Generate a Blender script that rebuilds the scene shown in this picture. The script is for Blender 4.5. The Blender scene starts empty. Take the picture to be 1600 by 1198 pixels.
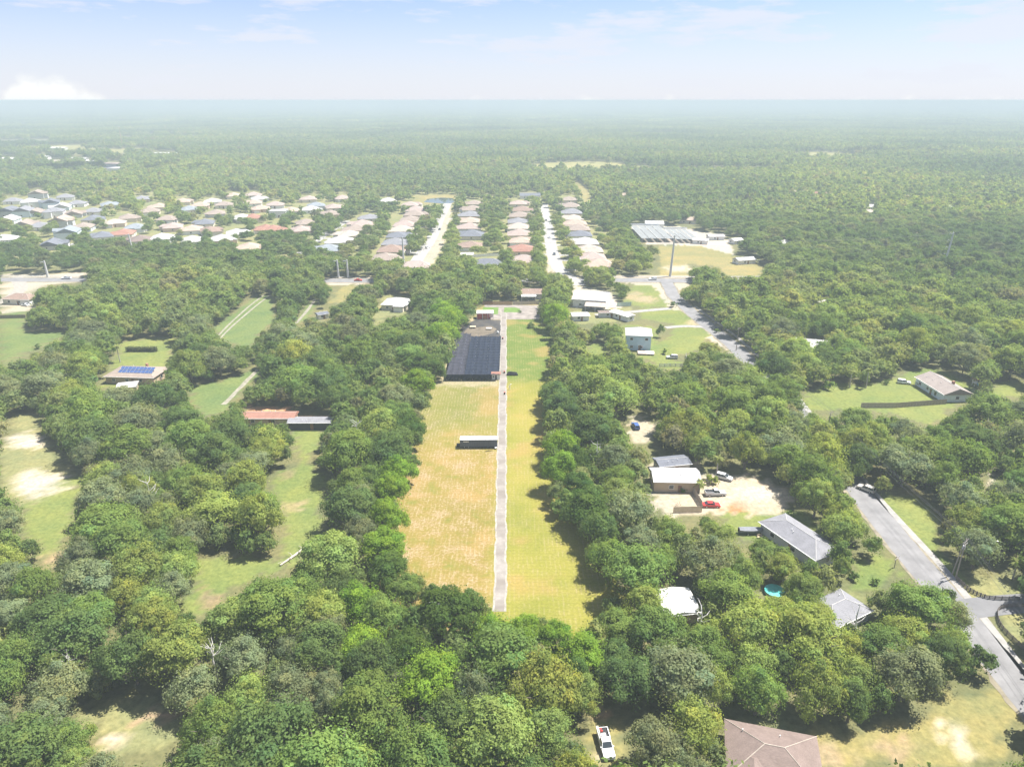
import bpy, bmesh, math, random
import numpy as np
from mathutils import Vector, Matrix
random.seed(11)
rng = np.random.default_rng(11)
S = bpy.context.scene
COL = S.collection

# ------------------------------------------------------------------ camera, sky, sun, exposure
HAZE = 0.00045
H, F, PITCH = 100.0, 1111.0, math.radians(21.7)
SP, CP = math.sin(PITCH), math.cos(PITCH)
cam = bpy.data.cameras.new('camera')
cam.sensor_fit = 'HORIZONTAL'; cam.sensor_width = 36; cam.lens = 36 * F / 1600
cam.clip_start = 0.5; cam.clip_end = 200000
cam_o = bpy.data.objects.new('camera', cam); COL.objects.link(cam_o)
cam_o.location = (0, 0, H); cam_o.rotation_euler = (math.pi / 2 - PITCH, 0, 0)
S.camera = cam_o

SUN_AZ, SUN_EL = math.radians(68), math.radians(62)       # azimuth from +Y towards +X
sunvec = Vector((math.sin(SUN_AZ) * math.cos(SUN_EL), math.cos(SUN_AZ) * math.cos(SUN_EL), math.sin(SUN_EL)))
sun = bpy.data.lights.new('sun', 'SUN'); sun.energy = 4.8; sun.angle = math.radians(0.5); sun.color = (1, .955, .88)
sun_o = bpy.data.objects.new('sun', sun); COL.objects.link(sun_o)
sun_o.rotation_euler = sunvec.to_track_quat('Z', 'Y').to_euler(); sun_o.location = (200, 100, 300)

W = bpy.data.worlds.new('World'); S.world = W; W.use_nodes = True
wt = W.node_tree; wn = wt.nodes; wn.clear()
def wnode(t, **k):
    n = wn.new(t)
    for a, b in k.items(): setattr(n, a, b)
    return n
sky = wnode('ShaderNodeTexSky', sky_type='NISHITA', sun_disc=False)
sky.sun_elevation = SUN_EL; sky.sun_rotation = SUN_AZ; sky.air_density = 1.0; sky.dust_density = 0.15; sky.ozone_density = 5.0
bg = wnode('ShaderNodeBackground'); bg.inputs[1].default_value = 0.072
wo = wnode('ShaderNodeOutputWorld')
tc = wnode('ShaderNodeTexCoord'); sep = wnode('ShaderNodeSeparateXYZ')
wt.links.new(tc.outputs['Generated'], sep.inputs[0])
def wmath(op, a, b=None, clamp=False):
    n = wnode('ShaderNodeMath', operation=op); n.use_clamp = clamp
    for i, v in enumerate((a, b)):
        if v is None: continue
        if isinstance(v, (int, float)): n.inputs[i].default_value = v
        else: wt.links.new(v, n.inputs[i])
    return n.outputs[0]
def wnoise(scale, detail, rough, sx, sy, sz, off=0.0, turn=0.0):
    m = wnode('ShaderNodeMapping'); m.inputs['Rotation'].default_value = (0, 0, turn); m.inputs['Scale'].default_value = (sx, sy, sz); m.inputs['Location'].default_value = (off, off * .7, off * .3)
    wt.links.new(tc.outputs['Generated'], m.inputs[0])
    n = wnode('ShaderNodeTexNoise'); n.inputs['Scale'].default_value = scale; n.inputs['Detail'].default_value = detail; n.inputs['Roughness'].default_value = rough
    wt.links.new(m.outputs[0], n.inputs['Vector']); return n.outputs['Fac']
def wstep(v, a, b):
    n = wnode('ShaderNodeMapRange', interpolation_type='SMOOTHSTEP'); n.inputs[1].default_value = a; n.inputs[2].default_value = b
    wt.links.new(v, n.inputs[0]); return n.outputs[0]
Z = sep.outputs['Z']
cirrus = wmath('MULTIPLY', wstep(wnoise(3.0, 7, .62, 1.6, 1.6, 9.0, 4.3), .42, .62), .85)
# low heaps of cumulus: a noise in azimuth sets how tall each heap stands, a finer one breaks its edge
height = wstep(wnoise(5.0, 3, .5, 1, 1, 0, 8.9, math.radians(-8)), .52, .74)
edge = wnoise(24.0, 7, .6, 1, 1, 1.6, 1.0)
top = wmath('ADD', wmath('MULTIPLY', height, .036), wmath('MULTIPLY', wmath('SUBTRACT', edge, .5), .052))
cumulus = wstep(wmath('SUBTRACT', top, Z), .0, .016)
veil = wmath('MULTIPLY', wmath('ADD', wstep(Z, .15, -.01), .22), .66)       # thin high cloud, thicker along the low lines of sight
cloud = wmath('MAXIMUM', wmath('MAXIMUM', cirrus, veil), cumulus, True)
mixc = wnode('ShaderNodeMix', data_type='RGBA')
wt.links.new(cloud, mixc.inputs[0]); 
tint = wnode('ShaderNodeMix', data_type='RGBA', blend_type='MULTIPLY'); tint.inputs[0].default_value = 1; tint.inputs[7].default_value = (.69, .675, .82, 1)
wt.links.new(sky.outputs[0], tint.inputs[6]); wt.links.new(tint.outputs[2], mixc.inputs[6])
cc_ = wnode('ShaderNodeMix', data_type='RGBA'); cc_.inputs[6].default_value = (4.15, 4.3, 4.75, 1); cc_.inputs[7].default_value = (5.0, 5.05, 5.1, 1)   # thin cloud, dense cloud
wt.links.new(cumulus, cc_.inputs[0]); wt.links.new(cc_.outputs[2], mixc.inputs[7])
wt.links.new(mixc.outputs[2], bg.inputs[0]); wt.links.new(bg.outputs[0], wo.inputs[0])

S.view_settings.view_transform = 'Standard'; S.view_settings.look = 'None'
S.view_settings.exposure = 1.5; S.view_settings.gamma = 1.0; S.view_settings.use_curve_mapping = False
cy = S.cycles
cy.max_bounces = 6; cy.diffuse_bounces = 4; cy.glossy_bounces = 2; cy.transmission_bounces = 3; cy.transparent_max_bounces = 6; cy.volume_bounces = 1
cy.use_denoising = True; cy.denoiser = 'OPENIMAGEDENOISE'; cy.denoising_input_passes = 'RGB_ALBEDO_NORMAL'
cy.caustics_reflective = False; cy.caustics_refractive = False; cy.use_adaptive_sampling = False
cy.sample_clamp_indirect = 6

# ------------------------------------------------------------------ helpers
def P(px, py, z=0.0):
    """ground place seen at a pixel of the 1600 px photograph, for a point at height z"""
    u = (px - 800) / F; v = (py - 599) / F
    t = (H - z) / (SP + v * CP)
    return Vector((u * t, t * (CP - v * SP), z))
def project(X, Y, Z):
    d = Y * CP - (Z - H) * SP
    return 800 + F * X / d, 599 + F * (-Y * SP - (Z - H) * CP) / d, d

class MB:
    def __init__(s): s.v = []; s.f = []
    def add(s, vs, fs):
        o = len(s.v); s.v += [tuple(v) for v in vs]; s.f += [tuple(i + o for i in f) for f in fs]; return s
    def box(s, x0, x1, y0, y1, z0, z1, M=None):
        vs = [(x, y, z) for z in (z0, z1) for y in (y0, y1) for x in (x0, x1)]
        if M is not None: vs = [M @ Vector(v) for v in vs]
        return s.add(vs, [(0, 2, 3, 1), (4, 5, 7, 6), (0, 1, 5, 4), (2, 6, 7, 3), (0, 4, 6, 2), (1, 3, 7, 5)])
    def quad(s, a, b, c, d): return s.add([a, b, c, d], [(0, 1, 2, 3)])
    def prism(s, prof, x0, x1, i0=1.0, M=None):
        """side profile [(y,z)...] swept from x0 to x1"""
        n = len(prof)
        vs = [(x0, y, z) for y, z in prof] + [(x1, y, z) for y, z in prof]
        if M is not None: vs = [M @ Vector(v) for v in vs]
        fs = [tuple(range(n))[::-1], tuple(range(n, 2 * n))] + [(i, (i + 1) % n, n + (i + 1) % n, n + i) for i in range(n)]
        return s.add(vs, fs)
    def tube(s, pts, rads, n=6, cap=True):
        rings = []
        for i, p in enumerate(pts):
            p = Vector(p); a = Vector(pts[max(i - 1, 0)]); b = Vector(pts[min(i + 1, len(pts) - 1)])
            d = (b - a).normalized() if (b - a).length > 1e-9 else Vector((0, 0, 1))
            q = d.to_track_quat('Z', 'Y')
            rings.append([p + q @ Vector((math.cos(k * 2 * math.pi / n) * rads[i], math.sin(k * 2 * math.pi / n) * rads[i], 0)) for k in range(n)])
        vs = [v for r in rings for v in r]; fs = []
        for i in range(len(pts) - 1):
            for k in range(n):
                k2 = (k + 1) % n; fs.append((i * n + k, i * n + k2, (i + 1) * n + k2, (i + 1) * n + k))
        if cap: fs += [tuple(range(n))[::-1], tuple(range((len(pts) - 1) * n, len(pts) * n))]
        return s.add(vs, fs)
    def mesh(s, name, mat):
        me = bpy.data.meshes.new(name); me.from_pydata(s.v, [], s.f)
        if mat: me.materials.append(mat)
        me.update(); return me
    def build(s, name, mat, parent=None, loc=None, rz=0.0):
        return obj(name, s.mesh(name, mat), parent, loc, rz)
def obj(name, me, parent=None, loc=None, rz=0.0):
    o = bpy.data.objects.new(name, me); COL.objects.link(o)
    if parent: o.parent = parent
    if loc is not None: o.location = loc
    if rz: o.rotation_euler = (0, 0, rz)
    return o
def tag(o, label=None, cat=None, group=None, kind=None):
    if label: o['label'] = label
    if cat: o['category'] = cat
    if group: o['group'] = group
    if kind: o['kind'] = kind
    return o
def thing(name, label, cat, loc=(0, 0, 0), rz=0.0, group=None):
    o = bpy.data.objects.new(name, None); COL.objects.link(o); o.location = loc; o.rotation_euler = (0, 0, rz); o.empty_display_size = .5
    return tag(o, label, cat, group)

MATS = {}
def mat(name, col, rough=.8, var=.18, scale=1.0, metal=0.0, bump=0.0, detail=4, col2=None, coord='Object', stretch=(1, 1, 1), spec=.3):
    if name in MATS: return MATS[name]
    m = bpy.data.materials.new(name); m.use_nodes = True; nt = m.node_tree; n = nt.nodes
    b = n['Principled BSDF']; b.inputs['Roughness'].default_value = rough; b.inputs['Metallic'].default_value = metal
    b.inputs['Specular IOR Level'].default_value = spec
    t = n.new('ShaderNodeTexCoord'); mp = n.new('ShaderNodeMapping'); mp.inputs['Scale'].default_value = stretch
    nz = n.new('ShaderNodeTexNoise'); nz.inputs['Scale'].default_value = scale; nz.inputs['Detail'].default_value = detail; nz.inputs['Roughness'].default_value = .6
    r = n.new('ShaderNodeValToRGB'); r.color_ramp.elements[0].position = .3; r.color_ramp.elements[1].position = .7
    a = [max(c * (1 - var), 0) for c in col]; c2 = col2 or [min(c * (1 + var), 1) for c in col]
    r.color_ramp.elements[0].color = (*a, 1); r.color_ramp.elements[1].color = (*c2, 1)
    L = nt.links.new
    L(t.outputs[coord], mp.inputs[0]); L(mp.outputs[0], nz.inputs['Vector']); L(nz.outputs['Fac'], r.inputs[0]); L(r.outputs[0], b.inputs['Base Color'])
    if bump:
        bp = n.new('ShaderNodeBump'); bp.inputs['Strength'].default_value = bump; bp.inputs['Distance'].default_value = .1
        L(nz.outputs['Fac'], bp.inputs['Height']); L(bp.outputs[0], b.inputs['Normal'])
    MATS[name] = m; return m

def ramp(nt, fac, stops):
    r = nt.nodes.new('ShaderNodeValToRGB'); e = r.color_ramp.elements
    while len(e) < len(stops): e.new(.5)
    for i, (p, c) in enumerate(stops): e[i].position = p; e[i].color = (*c, 1)
    if fac is not None: nt.links.new(fac, r.inputs[0])
    return r.outputs[0]
def mixrgb(nt, fac, a, b, mode='MIX'):
    m = nt.nodes.new('ShaderNodeMix'); m.data_type = 'RGBA'; m.blend_type = mode
    for i, v in ((0, fac), (6, a), (7, b)):
        if isinstance(v, (int, float)): m.inputs[i].default_value = v
        elif isinstance(v, tuple): m.inputs[i].default_value = (*v, 1)
        else: nt.links.new(v, m.inputs[i])
    return m.outputs[2]
def noise(nt, scale, detail=4, rough=.6, stretch=(1, 1, 1), coord='Object', off=0.0):
    t = nt.nodes.new('ShaderNodeTexCoord'); mp = nt.nodes.new('ShaderNodeMapping'); mp.inputs['Scale'].default_value = stretch; mp.inputs['Location'].default_value = (off, off, 0)
    z = nt.nodes.new('ShaderNodeTexNoise'); z.inputs['Scale'].default_value = scale; z.inputs['Detail'].default_value = detail; z.inputs['Roughness'].default_value = rough
    nt.links.new(t.outputs[coord], mp.inputs[0]); nt.links.new(mp.outputs[0], z.inputs['Vector']); return z.outputs['Fac']
def newmat(name):
    m = bpy.data.materials.new(name); m.use_nodes = True; MATS[name] = m
    b = m.node_tree.nodes['Principled BSDF']; b.inputs['Roughness'].default_value = .9; b.inputs['Specular IOR Level'].default_value = .15
    return m, m.node_tree, b

# ------------------------------------------------------------------ where the photograph shows open ground (pixels of the photo, on the ground)
# kind of ground: lawn, dry, sand, clay, pale, meadow
GC = {'lawn': (.118, .150, .050), 'dry': (.175, .165, .075), 'sand': (.27, .25, .215), 'clay': (.34, .21, .13), 'pale': (.27, .255, .23),
      'meadow': (.095, .135, .052), 'litter': (.105, .112, .058), 'yard': (.155, .165, .085), 'gravel': (.30, .29, .28)}
OPEN = [
 ('dry', [(780,950),(745,915),(700,905),(655,893),(642,882),(633,840),(640,800),(657,770),(655,735),(663,700),(662,665),(673,640),(679,615),(690,600),(706,590),(708,562),(722,524),(734,508),(745,500),(745,484),(756,478),(756,470),(840,470),(845,500),(850,520),(862,545),(853,570),(845,590),(840,620),(843,650),(846,690),(848,720),(843,745),(845,770),(864,800),(890,835),(902,870),(924,900),(938,930),(942,952),(904,968),(860,968),(840,955),(815,952)]),
 ('pale', [(0,428),(132,426),(132,441),(62,446),(45,470),(58,478),(40,486),(0,492)]),
 ('meadow', [(0,492),(40,486),(42,498),(36,518),(110,518),(60,542),(0,572)]),
 ('meadow', [(333,512),(365,490),(400,462),(426,462),(428,502),(402,522),(392,542),(350,532)]),
 ('meadow', [(302,602),(350,594),(385,582),(406,572),(400,592),(372,612),(350,645),(318,648),(300,628)]),
 ('lawn', [(190,534),(250,527),(275,530),(262,562),(252,594),(205,604),(150,606),(172,592),(178,566)]),
 ('yard', [(10,650),(50,645),(62,656),(55,680),(80,690),(82,712),(112,725),(112,745),(85,762),(40,790),(10,770),(0,745),(0,700),(25,690),(25,660)]),
 ('lawn', [(112,745),(132,745),(118,790),(102,830),(88,880),(75,885),(62,850),(38,830),(42,795),(85,762)]),
 ('lawn', [(455,665),(500,668),(496,700),(480,712),(477,727),(505,742),(511,770),(496,800),(505,822),(500,846),(470,868),(440,888),(408,902),(436,872),(446,840),(440,800),(426,757),(430,736),(470,728),(468,705)]),
 ('lawn', [(308,872),(340,868),(435,872),(404,902),(352,922),(318,965),(288,952),(308,905)]),
 ('yard', [(135,1105),(220,1090),(272,1110),(288,1140),(272,1165),(200,1180),(140,1175),(150,1150)]),
 ('clay', [(384,634),(455,636),(458,650),(512,650),(513,666),(455,667),(450,656),(384,655)]),
 ('yard', [(600,460),(640,460),(640,488),(625,494),(604,494),(588,510),(586,492)]),
 ('dry', [(512,474),(538,446),(556,446),(536,472)]),
 ('meadow', [(460,505),(478,480),(490,466),(497,472),(482,495),(470,505)]),
 ('yard', [(497,486),(512,484),(512,500),(497,502)]),
 ('pale', [(508,432),(586,432),(582,444),(514,446)]),
 ('pale', [(642,416),(655,396),(674,374),(688,340),(696,320),(706,320),(702,350),(694,385),(675,413)]),
 ('pale', [(855,425),(854,390),(847,350),(842,320),(856,320),(864,355),(874,395),(882,425)]),
 ('pale', [(885,428),(916,432),(902,446)]),
 ('dry', [(1030,384),(1135,382),(1145,400),(1192,416),(1190,432),(1140,432),(1120,416),(1075,412),(1075,432),(1030,430)]),
 ('gravel', [(984,352),(1050,352),(1090,360),(1130,366),(1152,400),(1090,384),(1010,382)]),
 ('pale', [(960,430),(1075,431),(1085,440),(1062,455),(1064,472),(1090,480),(1122,510),(1178,555),(1182,572),(1150,556),(1110,532),(1075,502),(1050,484),(1030,460),(1005,446),(965,441)]),
 ('lawn', [(985,446),(1020,446),(1047,480),(1000,480),(974,470),(985,456)]),
 ('gravel', [(896,446),(954,455),(972,480),(945,486),(893,480)]),
 ('yard', [(886,486),(985,481),(992,500),(902,507)]),
 ('lawn', [(1000,480),(1082,486),(1112,518),(1092,546),(1070,552),(1050,557),(1072,576),(1040,578),(1015,562),(1000,552),(1010,540),(1046,530),(1052,505),(1000,498)]),
 ('lawn', [(918,538),(946,536),(948,554),(920,556)]),
 ('lawn', [(973,508),(1025,510),(1027,552),(1003,562),(975,536)]),
 ('lawn', [(1258,612),(1310,598),(1352,602),(1398,590),(1435,578),(1456,574),(1522,600),(1522,622),(1480,640),(1477,656),(1440,662),(1395,646),(1350,639),(1260,642)]),
 ('lawn', [(1552,600),(1600,594),(1600,620),(1552,616)]),
 ('sand', [(1018,726),(1090,720),(1102,746),(1125,738),(1200,748),(1232,766),(1236,790),(1200,808),(1150,812),(1130,802),(1050,806),(1020,794),(1015,758)]),
 ('lawn', [(1130,802),(1200,806),(1230,804),(1262,802),(1278,820),(1297,880),(1262,866),(1215,842),(1150,842)]),
 ('sand', [(983,650),(1003,648),(1026,664),(1012,692),(984,692)]),
 ('yard', [(1335,782),(1358,766),(1452,878),(1472,906),(1442,902),(1395,852)]),
 ('lawn', [(1358,766),(1378,774),(1502,903),(1487,912),(1452,882)]),
 ('lawn', [(1378,774),(1428,774),(1468,800),(1466,842),(1478,872),(1500,902)]),
 ('lawn', [(1328,880),(1384,868),(1400,894),(1372,920),(1330,922)]),
 ('yard', [(1500,904),(1600,898),(1600,1015),(1560,962),(1540,948),(1515,938)]),
 ('lawn', [(1512,938),(1600,1050),(1600,1082),(1562,1030),(1522,985)]),
 ('dry', [(1264,1132),(1330,1145),(1440,1120),(1480,1088),(1542,1080),(1600,1068),(1600,1128),(1582,1118),(1562,1198),(1264,1198)]),
 ('sand', [(1540,736),(1553,736),(1555,766),(1542,764)]),
 ('yard', [(1031,920),(1082,918),(1089,960),(1050,958)]),
 ('yard', [(1300,930),(1346,924),(1352,960),(1326,972)]),
 ('yard', [(1194,914),(1224,914),(1224,932),(1194,930)]),
 ('dry', [(924,1124),(968,1124),(968,1198),(924,1198)]),
 ('yard', [(1145,1132),(1176,1122),(1236,1124),(1266,1186),(1263,1198),(1145,1198)]),
 ('dry', [(897,284),(906,284),(928,314),(914,316)]),
 ('dry', [(640,305),(712,304),(712,319),(648,320)]),
]
mask = np.zeros((1198, 1600), bool)
def poly_mask(pts):
    xs = [p[0] for p in pts]; ys = [p[1] for p in pts]
    x0, x1, y0, y1 = max(int(min(xs)), 0), min(int(max(xs)) + 1, 1600), max(int(min(ys)), 0), min(int(max(ys)) + 1, 1198)
    gx, gy = np.meshgrid(np.arange(x0, x1) + .5, np.arange(y0, y1) + .5)
    ins = np.zeros(gx.shape, bool); n = len(pts)
    for i in range(n):
        ax, ay = pts[i]; bx, by = pts[(i + 1) % n]
        if ay == by: continue
        c = ((ay > gy) != (by > gy)) & (gx < (bx - ax) * (gy - ay) / (by - ay) + ax)
        ins ^= c
    return slice(y0, y1), slice(x0, x1), ins
for k, pts in OPEN:
    a, b, ins = poly_mask(pts); mask[a, b] |= ins
def clear_px(x0, y0, x1, y1): mask[max(int(y0), 0):int(y1), max(int(x0), 0):int(x1)] = True

def open_at(px, py):
    ix = np.clip(px.astype(int), 0, 1599); iy = np.clip(py.astype(int), 0, 1197)
    ok = (px >= 0) & (px < 1600) & (py >= 0) & (py < 1198)
    return mask[iy, ix] & ok

# ------------------------------------------------------------------ ground: one sheet to the horizon
def axis(core0, core1, step, far0, far1, g):
    a = list(np.arange(core0, core1 + 1e-6, step)); s = step
    while a[-1] < far1: s *= g; a.append(a[-1] + s)
    s = step
    while a[0] > far0: s *= g; a.insert(0, a[0] - s)
    return np.array(a)
gx = axis(-150, 150, 1.6, -90000, 90000, 1.06)
gy = axis(75, 330, 1.6, -3000, 90000, 1.022)
nx, ny = len(gx), len(gy)
XX, YY = np.meshgrid(gx, gy)
gcol = np.empty((ny, nx, 3)); gcol[:] = GC['litter']
# beyond the places drawn here the floor is wood floor; the housing tracts are lawns, drives and light earth
tract = (YY > 455) & (YY < 860) & (XX < 90) & (XX > -760)
gcol[tract] = GC['yard']
def wave2(X, Y):        # slow irregular field used for clearings and stands
    return (np.sin(X * .0041 + 1.3 * np.sin(Y * .0023)) + np.sin(Y * .0057 + 1.7 * np.sin(X * .0031 + 1)) + .7 * np.sin((X + Y) * .0089 + 2) + .5 * np.sin((X - Y * .6) * .0171)) / 3.2
gcol[(YY > 900) & (wave2(XX, YY) > .62)] = (.20, .20, .085)
far = YY > 3600
gcol[far] = (.060, .085, .034)
def smooth_rand(a, s):
    return a + rng.normal(0, s, a.shape)
pxg, pyg, dg = project(XX + rng.normal(0, .7, XX.shape), YY + rng.normal(0, .7, YY.shape), 0 * XX)
lab = np.full((1198, 1600), -1, np.int16); kinds = list(GC)
for k, pts in OPEN:
    a, b, ins = poly_mask(pts); v = lab[a, b]; v[ins] = kinds.index(k)
okg = (pxg >= 0) & (pxg < 1600) & (pyg >= 0) & (pyg < 1198) & (dg > 0)
li = np.where(okg, lab[np.clip(pyg.astype(int), 0, 1197), np.clip(pxg.astype(int), 0, 1599)], -1)
for i, k in enumerate(kinds): gcol[li == i] = GC[k]
for px, py, rx, ry, col in [(1152,794,24,8,(0.281,0.133,0.070)),(1290,1180,55,20,(0.203,0.172,0.117)),(1490,1150,26,28,(0.343,0.320,0.289)),(1535,1186,24,16,(0.343,0.320,0.289)),(1400,1170,40,16,(0.226,0.179,0.117)),(175,1158,32,10,(0.312,0.281,0.250)),(240,1120,26,9,(0.250,0.187,0.133)),(1045,784,30,11,(0.289,0.257,0.226)),
        (1060,420,24,6,(0.312,0.289,0.250)),(1010,468,20,6,(0.234,0.203,0.140)),(455,790,20,9,(0.218,0.187,0.117)),(450,742,14,8,(0.172,0.148,0.086)),(930,1110,14,12,(0.312,0.218,0.140)),(938,1190,14,16,(0.265,0.234,0.172)),(60,755,44,22,(0.312,0.296,0.281)),(40,690,30,14,(0.328,0.312,0.296)),(1180,770,40,12,(0.328,0.304,0.281)),(990,462,16,8,(0.218,0.195,0.125)),(1085,505,12,6,(0.257,0.226,0.172)),(325,935,16,14,(0.187,0.148,0.094)),(85,870,14,16,(0.203,0.172,0.109))]:
    q = ((pxg - px) / rx) ** 2 + ((pyg - py) / ry) ** 2
    q = q + .35 * np.sin(XX * .55 + px) * np.sin(YY * .4 + py) + rng.normal(0, .14, XX.shape)
    wgt = np.clip(1.25 - q, 0, 1)[..., None] * okg[..., None]; gcol = gcol * (1 - wgt) + np.array(col) * wgt
me = bpy.data.meshes.new('ground')
vv = np.stack([XX, YY, np.zeros_like(XX)], -1).reshape(-1, 3)
ii = (np.arange(ny - 1)[:, None] * nx + np.arange(nx - 1)[None]).reshape(-1)
ff = np.stack([ii, ii + 1, ii + nx + 1, ii + nx], -1)
me.vertices.add(len(vv)); me.vertices.foreach_set('co', vv.astype(np.float32).ravel())
me.loops.add(ff.size); me.loops.foreach_set('vertex_index', ff.astype(np.int32).ravel())
me.polygons.add(len(ff)); me.polygons.foreach_set('loop_start', np.arange(0, ff.size, 4, dtype=np.int32))
me.update(calc_edges=True)
ca = me.color_attributes.new('soil', 'FLOAT_COLOR', 'POINT')
ca.data.foreach_set('color', np.concatenate([gcol.reshape(-1, 3), np.ones((nx * ny, 1))], 1).astype(np.float32).ravel())
m, nt, b = newmat('ground_soil')
at = nt.nodes.new('ShaderNodeAttribute'); at.attribute_name = 'soil'
n1 = noise(nt, .09, 6, .65); n2 = noise(nt, .9, 5, .7, off=7); n3 = noise(nt, .022, 4, .6, off=31)
c = mixrgb(nt, ramp(nt, n1, [(.35, (0, 0, 0)), (.68, (1, 1, 1))]), at.outputs['Color'], mixrgb(nt, 1.0, at.outputs['Color'], (1.45, 1.22, 1.1), 'MULTIPLY'))
c = mixrgb(nt, 1.0, c, ramp(nt, n2, [(.28, (.62, .66, .6)), (.72, (1.3, 1.28, 1.22))]), 'MULTIPLY')
c = mixrgb(nt, 1.0, c, ramp(nt, n3, [(.3, (.82, .9, .8)), (.7, (1.15, 1.08, 1.05))]), 'MULTIPLY')
nt.links.new(c, b.inputs['Base Color'])
me.materials.append(m)
ground = obj('ground', me); tag(ground, 'grassy and sandy ground between the trees', kind='structure')

# ------------------------------------------------------------------ sheets on the ground
def sheet(name, pts, m, z, kind='structure', label=None, px=True, parent=None, sub=0):
    q = [P(*p) for p in pts] if px else [Vector((*p, 0)) for p in pts]
    me = bpy.data.meshes.new(name); me.from_pydata([(v.x, v.y, z) for v in q], [], [tuple(range(len(q)))]); me.materials.append(m)
    bm = bmesh.new(); bm.from_mesh(me); bmesh.ops.triangulate(bm, faces=bm.faces[:])
    for f in bm.faces:
        if f.normal.z < 0: f.normal_flip()
    bm.to_mesh(me); bm.free()
    return tag(obj(name, me, parent), label, kind=kind)
def ribbon(name, pts, width, m, z, kind='structure', label=None, wob=0.0, step=3.0, px=True, h=0.0):
    q = [P(*p).to_2d() for p in pts] if px else [Vector(p[:2]) for p in pts]
    dense = []
    for a, b2 in zip(q, q[1:]):
        n = max(1, int((b2 - a).length / step))
        dense += [a.lerp(b2, i / n) for i in range(n)]
    dense.append(q[-1])
    if len(q) > 2:
        for _ in range(6):
            dense = [dense[0]] + [(dense[i - 1] + dense[i] * 2 + dense[i + 1]) / 4 for i in range(1, len(dense) - 1)] + [dense[-1]]
    L, R = [], []
    for i, p in enumerate(dense):
        d = (dense[min(i + 1, len(dense) - 1)] - dense[max(i - 1, 0)]).normalized(); nrm = Vector((-d.y, d.x))
        w = width / 2
        wv = lambda k: wob * (.5 * math.sin(i * .37 + k) + .35 * math.sin(i * .83 + 2.1 * k) + .3 * math.sin(i * 1.9 + k * k) + random.uniform(-.2, .2))
        L.append(p + nrm * (w + wv(1.3))); R.append(p - nrm * (w + wv(4.1)))
    n = len(dense); v = [(p.x, p.y, z) for p in L] + [(p.x, p.y, z) for p in R]
    f = [(i, n + i, n + i + 1, i + 1) for i in range(n - 1)]
    if h:
        v += [(p.x, p.y, z - h) for p in L] + [(p.x, p.y, z - h) for p in R]
        f += [(i, i + 1, 2 * n + i + 1, 2 * n + i) for i in range(n - 1)] + [(n + i, 3 * n + i, 3 * n + i + 1, n + i + 1) for i in range(n - 1)]
    me = bpy.data.meshes.new(name); me.from_pydata(v, [], f); me.materials.append(m)
    return tag(obj(name, me), label, kind=kind)

# the mown field of the lot: dry stripes, planting rows, bare sandy spots, greener grass at the far end
m, nt, b = newmat('field_grass')
big = noise(nt, .035, 5, .62, off=3); mid = noise(nt, .16, 6, .7, off=11); fine = noise(nt, 1.6, 5, .75, off=2)
rows = nt.nodes.new('ShaderNodeTexWave'); rows.bands_direction = 'X'; rows.inputs['Scale'].default_value = .30; rows.inputs['Distortion'].default_value = 2.6
rows.inputs['Detail'].default_value = 3; rows.inputs['Detail Scale'].default_value = .6
cross = nt.nodes.new('ShaderNodeTexWave'); cross.bands_direction = 'Y'; cross.inputs['Scale'].default_value = .26; cross.inputs['Distortion'].default_value = 3.0; cross.inputs['Detail'].default_value = 2
tcn = nt.nodes.new('ShaderNodeTexCoord'); spx = nt.nodes.new('ShaderNodeSeparateXYZ')
for w_ in (rows, cross): nt.links.new(tcn.outputs['Object'], w_.inputs['Vector'])
nt.links.new(tcn.outputs['Object'], spx.inputs[0])
def mth(op, a, bb, clamp=False):
    n = nt.nodes.new('ShaderNodeMath'); n.operation = op; n.use_clamp = clamp
    for i, v in enumerate((a, bb)):
        if isinstance(v, (int, float)): n.inputs[i].default_value = v
        else: nt.links.new(v, n.inputs[i])
    return n.outputs[0]
def sstep(v, a, bb):
    n = nt.nodes.new('ShaderNodeMapRange'); n.interpolation_type = 'SMOOTHSTEP'; n.inputs[1].default_value = a; n.inputs[2].default_value = bb
    nt.links.new(v, n.inputs[0]); return n.outputs[0]
grass = ramp(nt, big, [(.3, (0.132, 0.148, 0.022)), (.5, (0.200, 0.188, 0.034)), (.72, (0.256, 0.212, 0.050))])
# left half (west of the drive) is drier with bare pinkish earth; far east part is green
west = sstep(spx.outputs['X'], -2.0, -7.0)
bare = sstep(mth('ADD', mth('MULTIPLY', mid, .6), mth('MULTIPLY', fine, .5)), .52, .66)
bare_w = mth('MULTIPLY', bare, mth('ADD', mth('MULTIPLY', west, .5), .10))
nearw = mth('MULTIPLY', bare_w, mth('SUBTRACT', 1.0, mth('MULTIPLY', sstep(spx.outputs['Y'], 195, 225), .55)))
green_far = mth('MULTIPLY', mth('SUBTRACT', 1.0, west), sstep(mth('ADD', spx.outputs['Y'], mth('MULTIPLY', big, 30.0)), 262, 276))
green_w = mth('MULTIPLY', west, sstep(mth('ADD', spx.outputs['Y'], mth('MULTIPLY', mid, 40.0)), 205, 250))
grass = mixrgb(nt, mth('MULTIPLY', mth('MULTIPLY', west, mth('SUBTRACT', 1.0, green_w)), .62), grass, ramp(nt, mid, [(.32, (.130, .128, .030)), (.46, (.205, .132, .040)), (.68, (.240, .150, .052))]))
c = mixrgb(nt, mth('MULTIPLY', green_w, .55), grass, (0.116, 0.120, 0.034))
c = mixrgb(nt, mth('MULTIPLY', green_far, .85), c, ramp(nt, mid, [(.35, (0.060, 0.116, 0.018)), (.6, (0.096, 0.136, 0.024)), (.75, (0.208, 0.192, 0.080))]))
c = mixrgb(nt, nearw, c, ramp(nt, fine, [(.35, (.225, .140, .075)), (.65, (.345, .270, .205))]))
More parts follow.
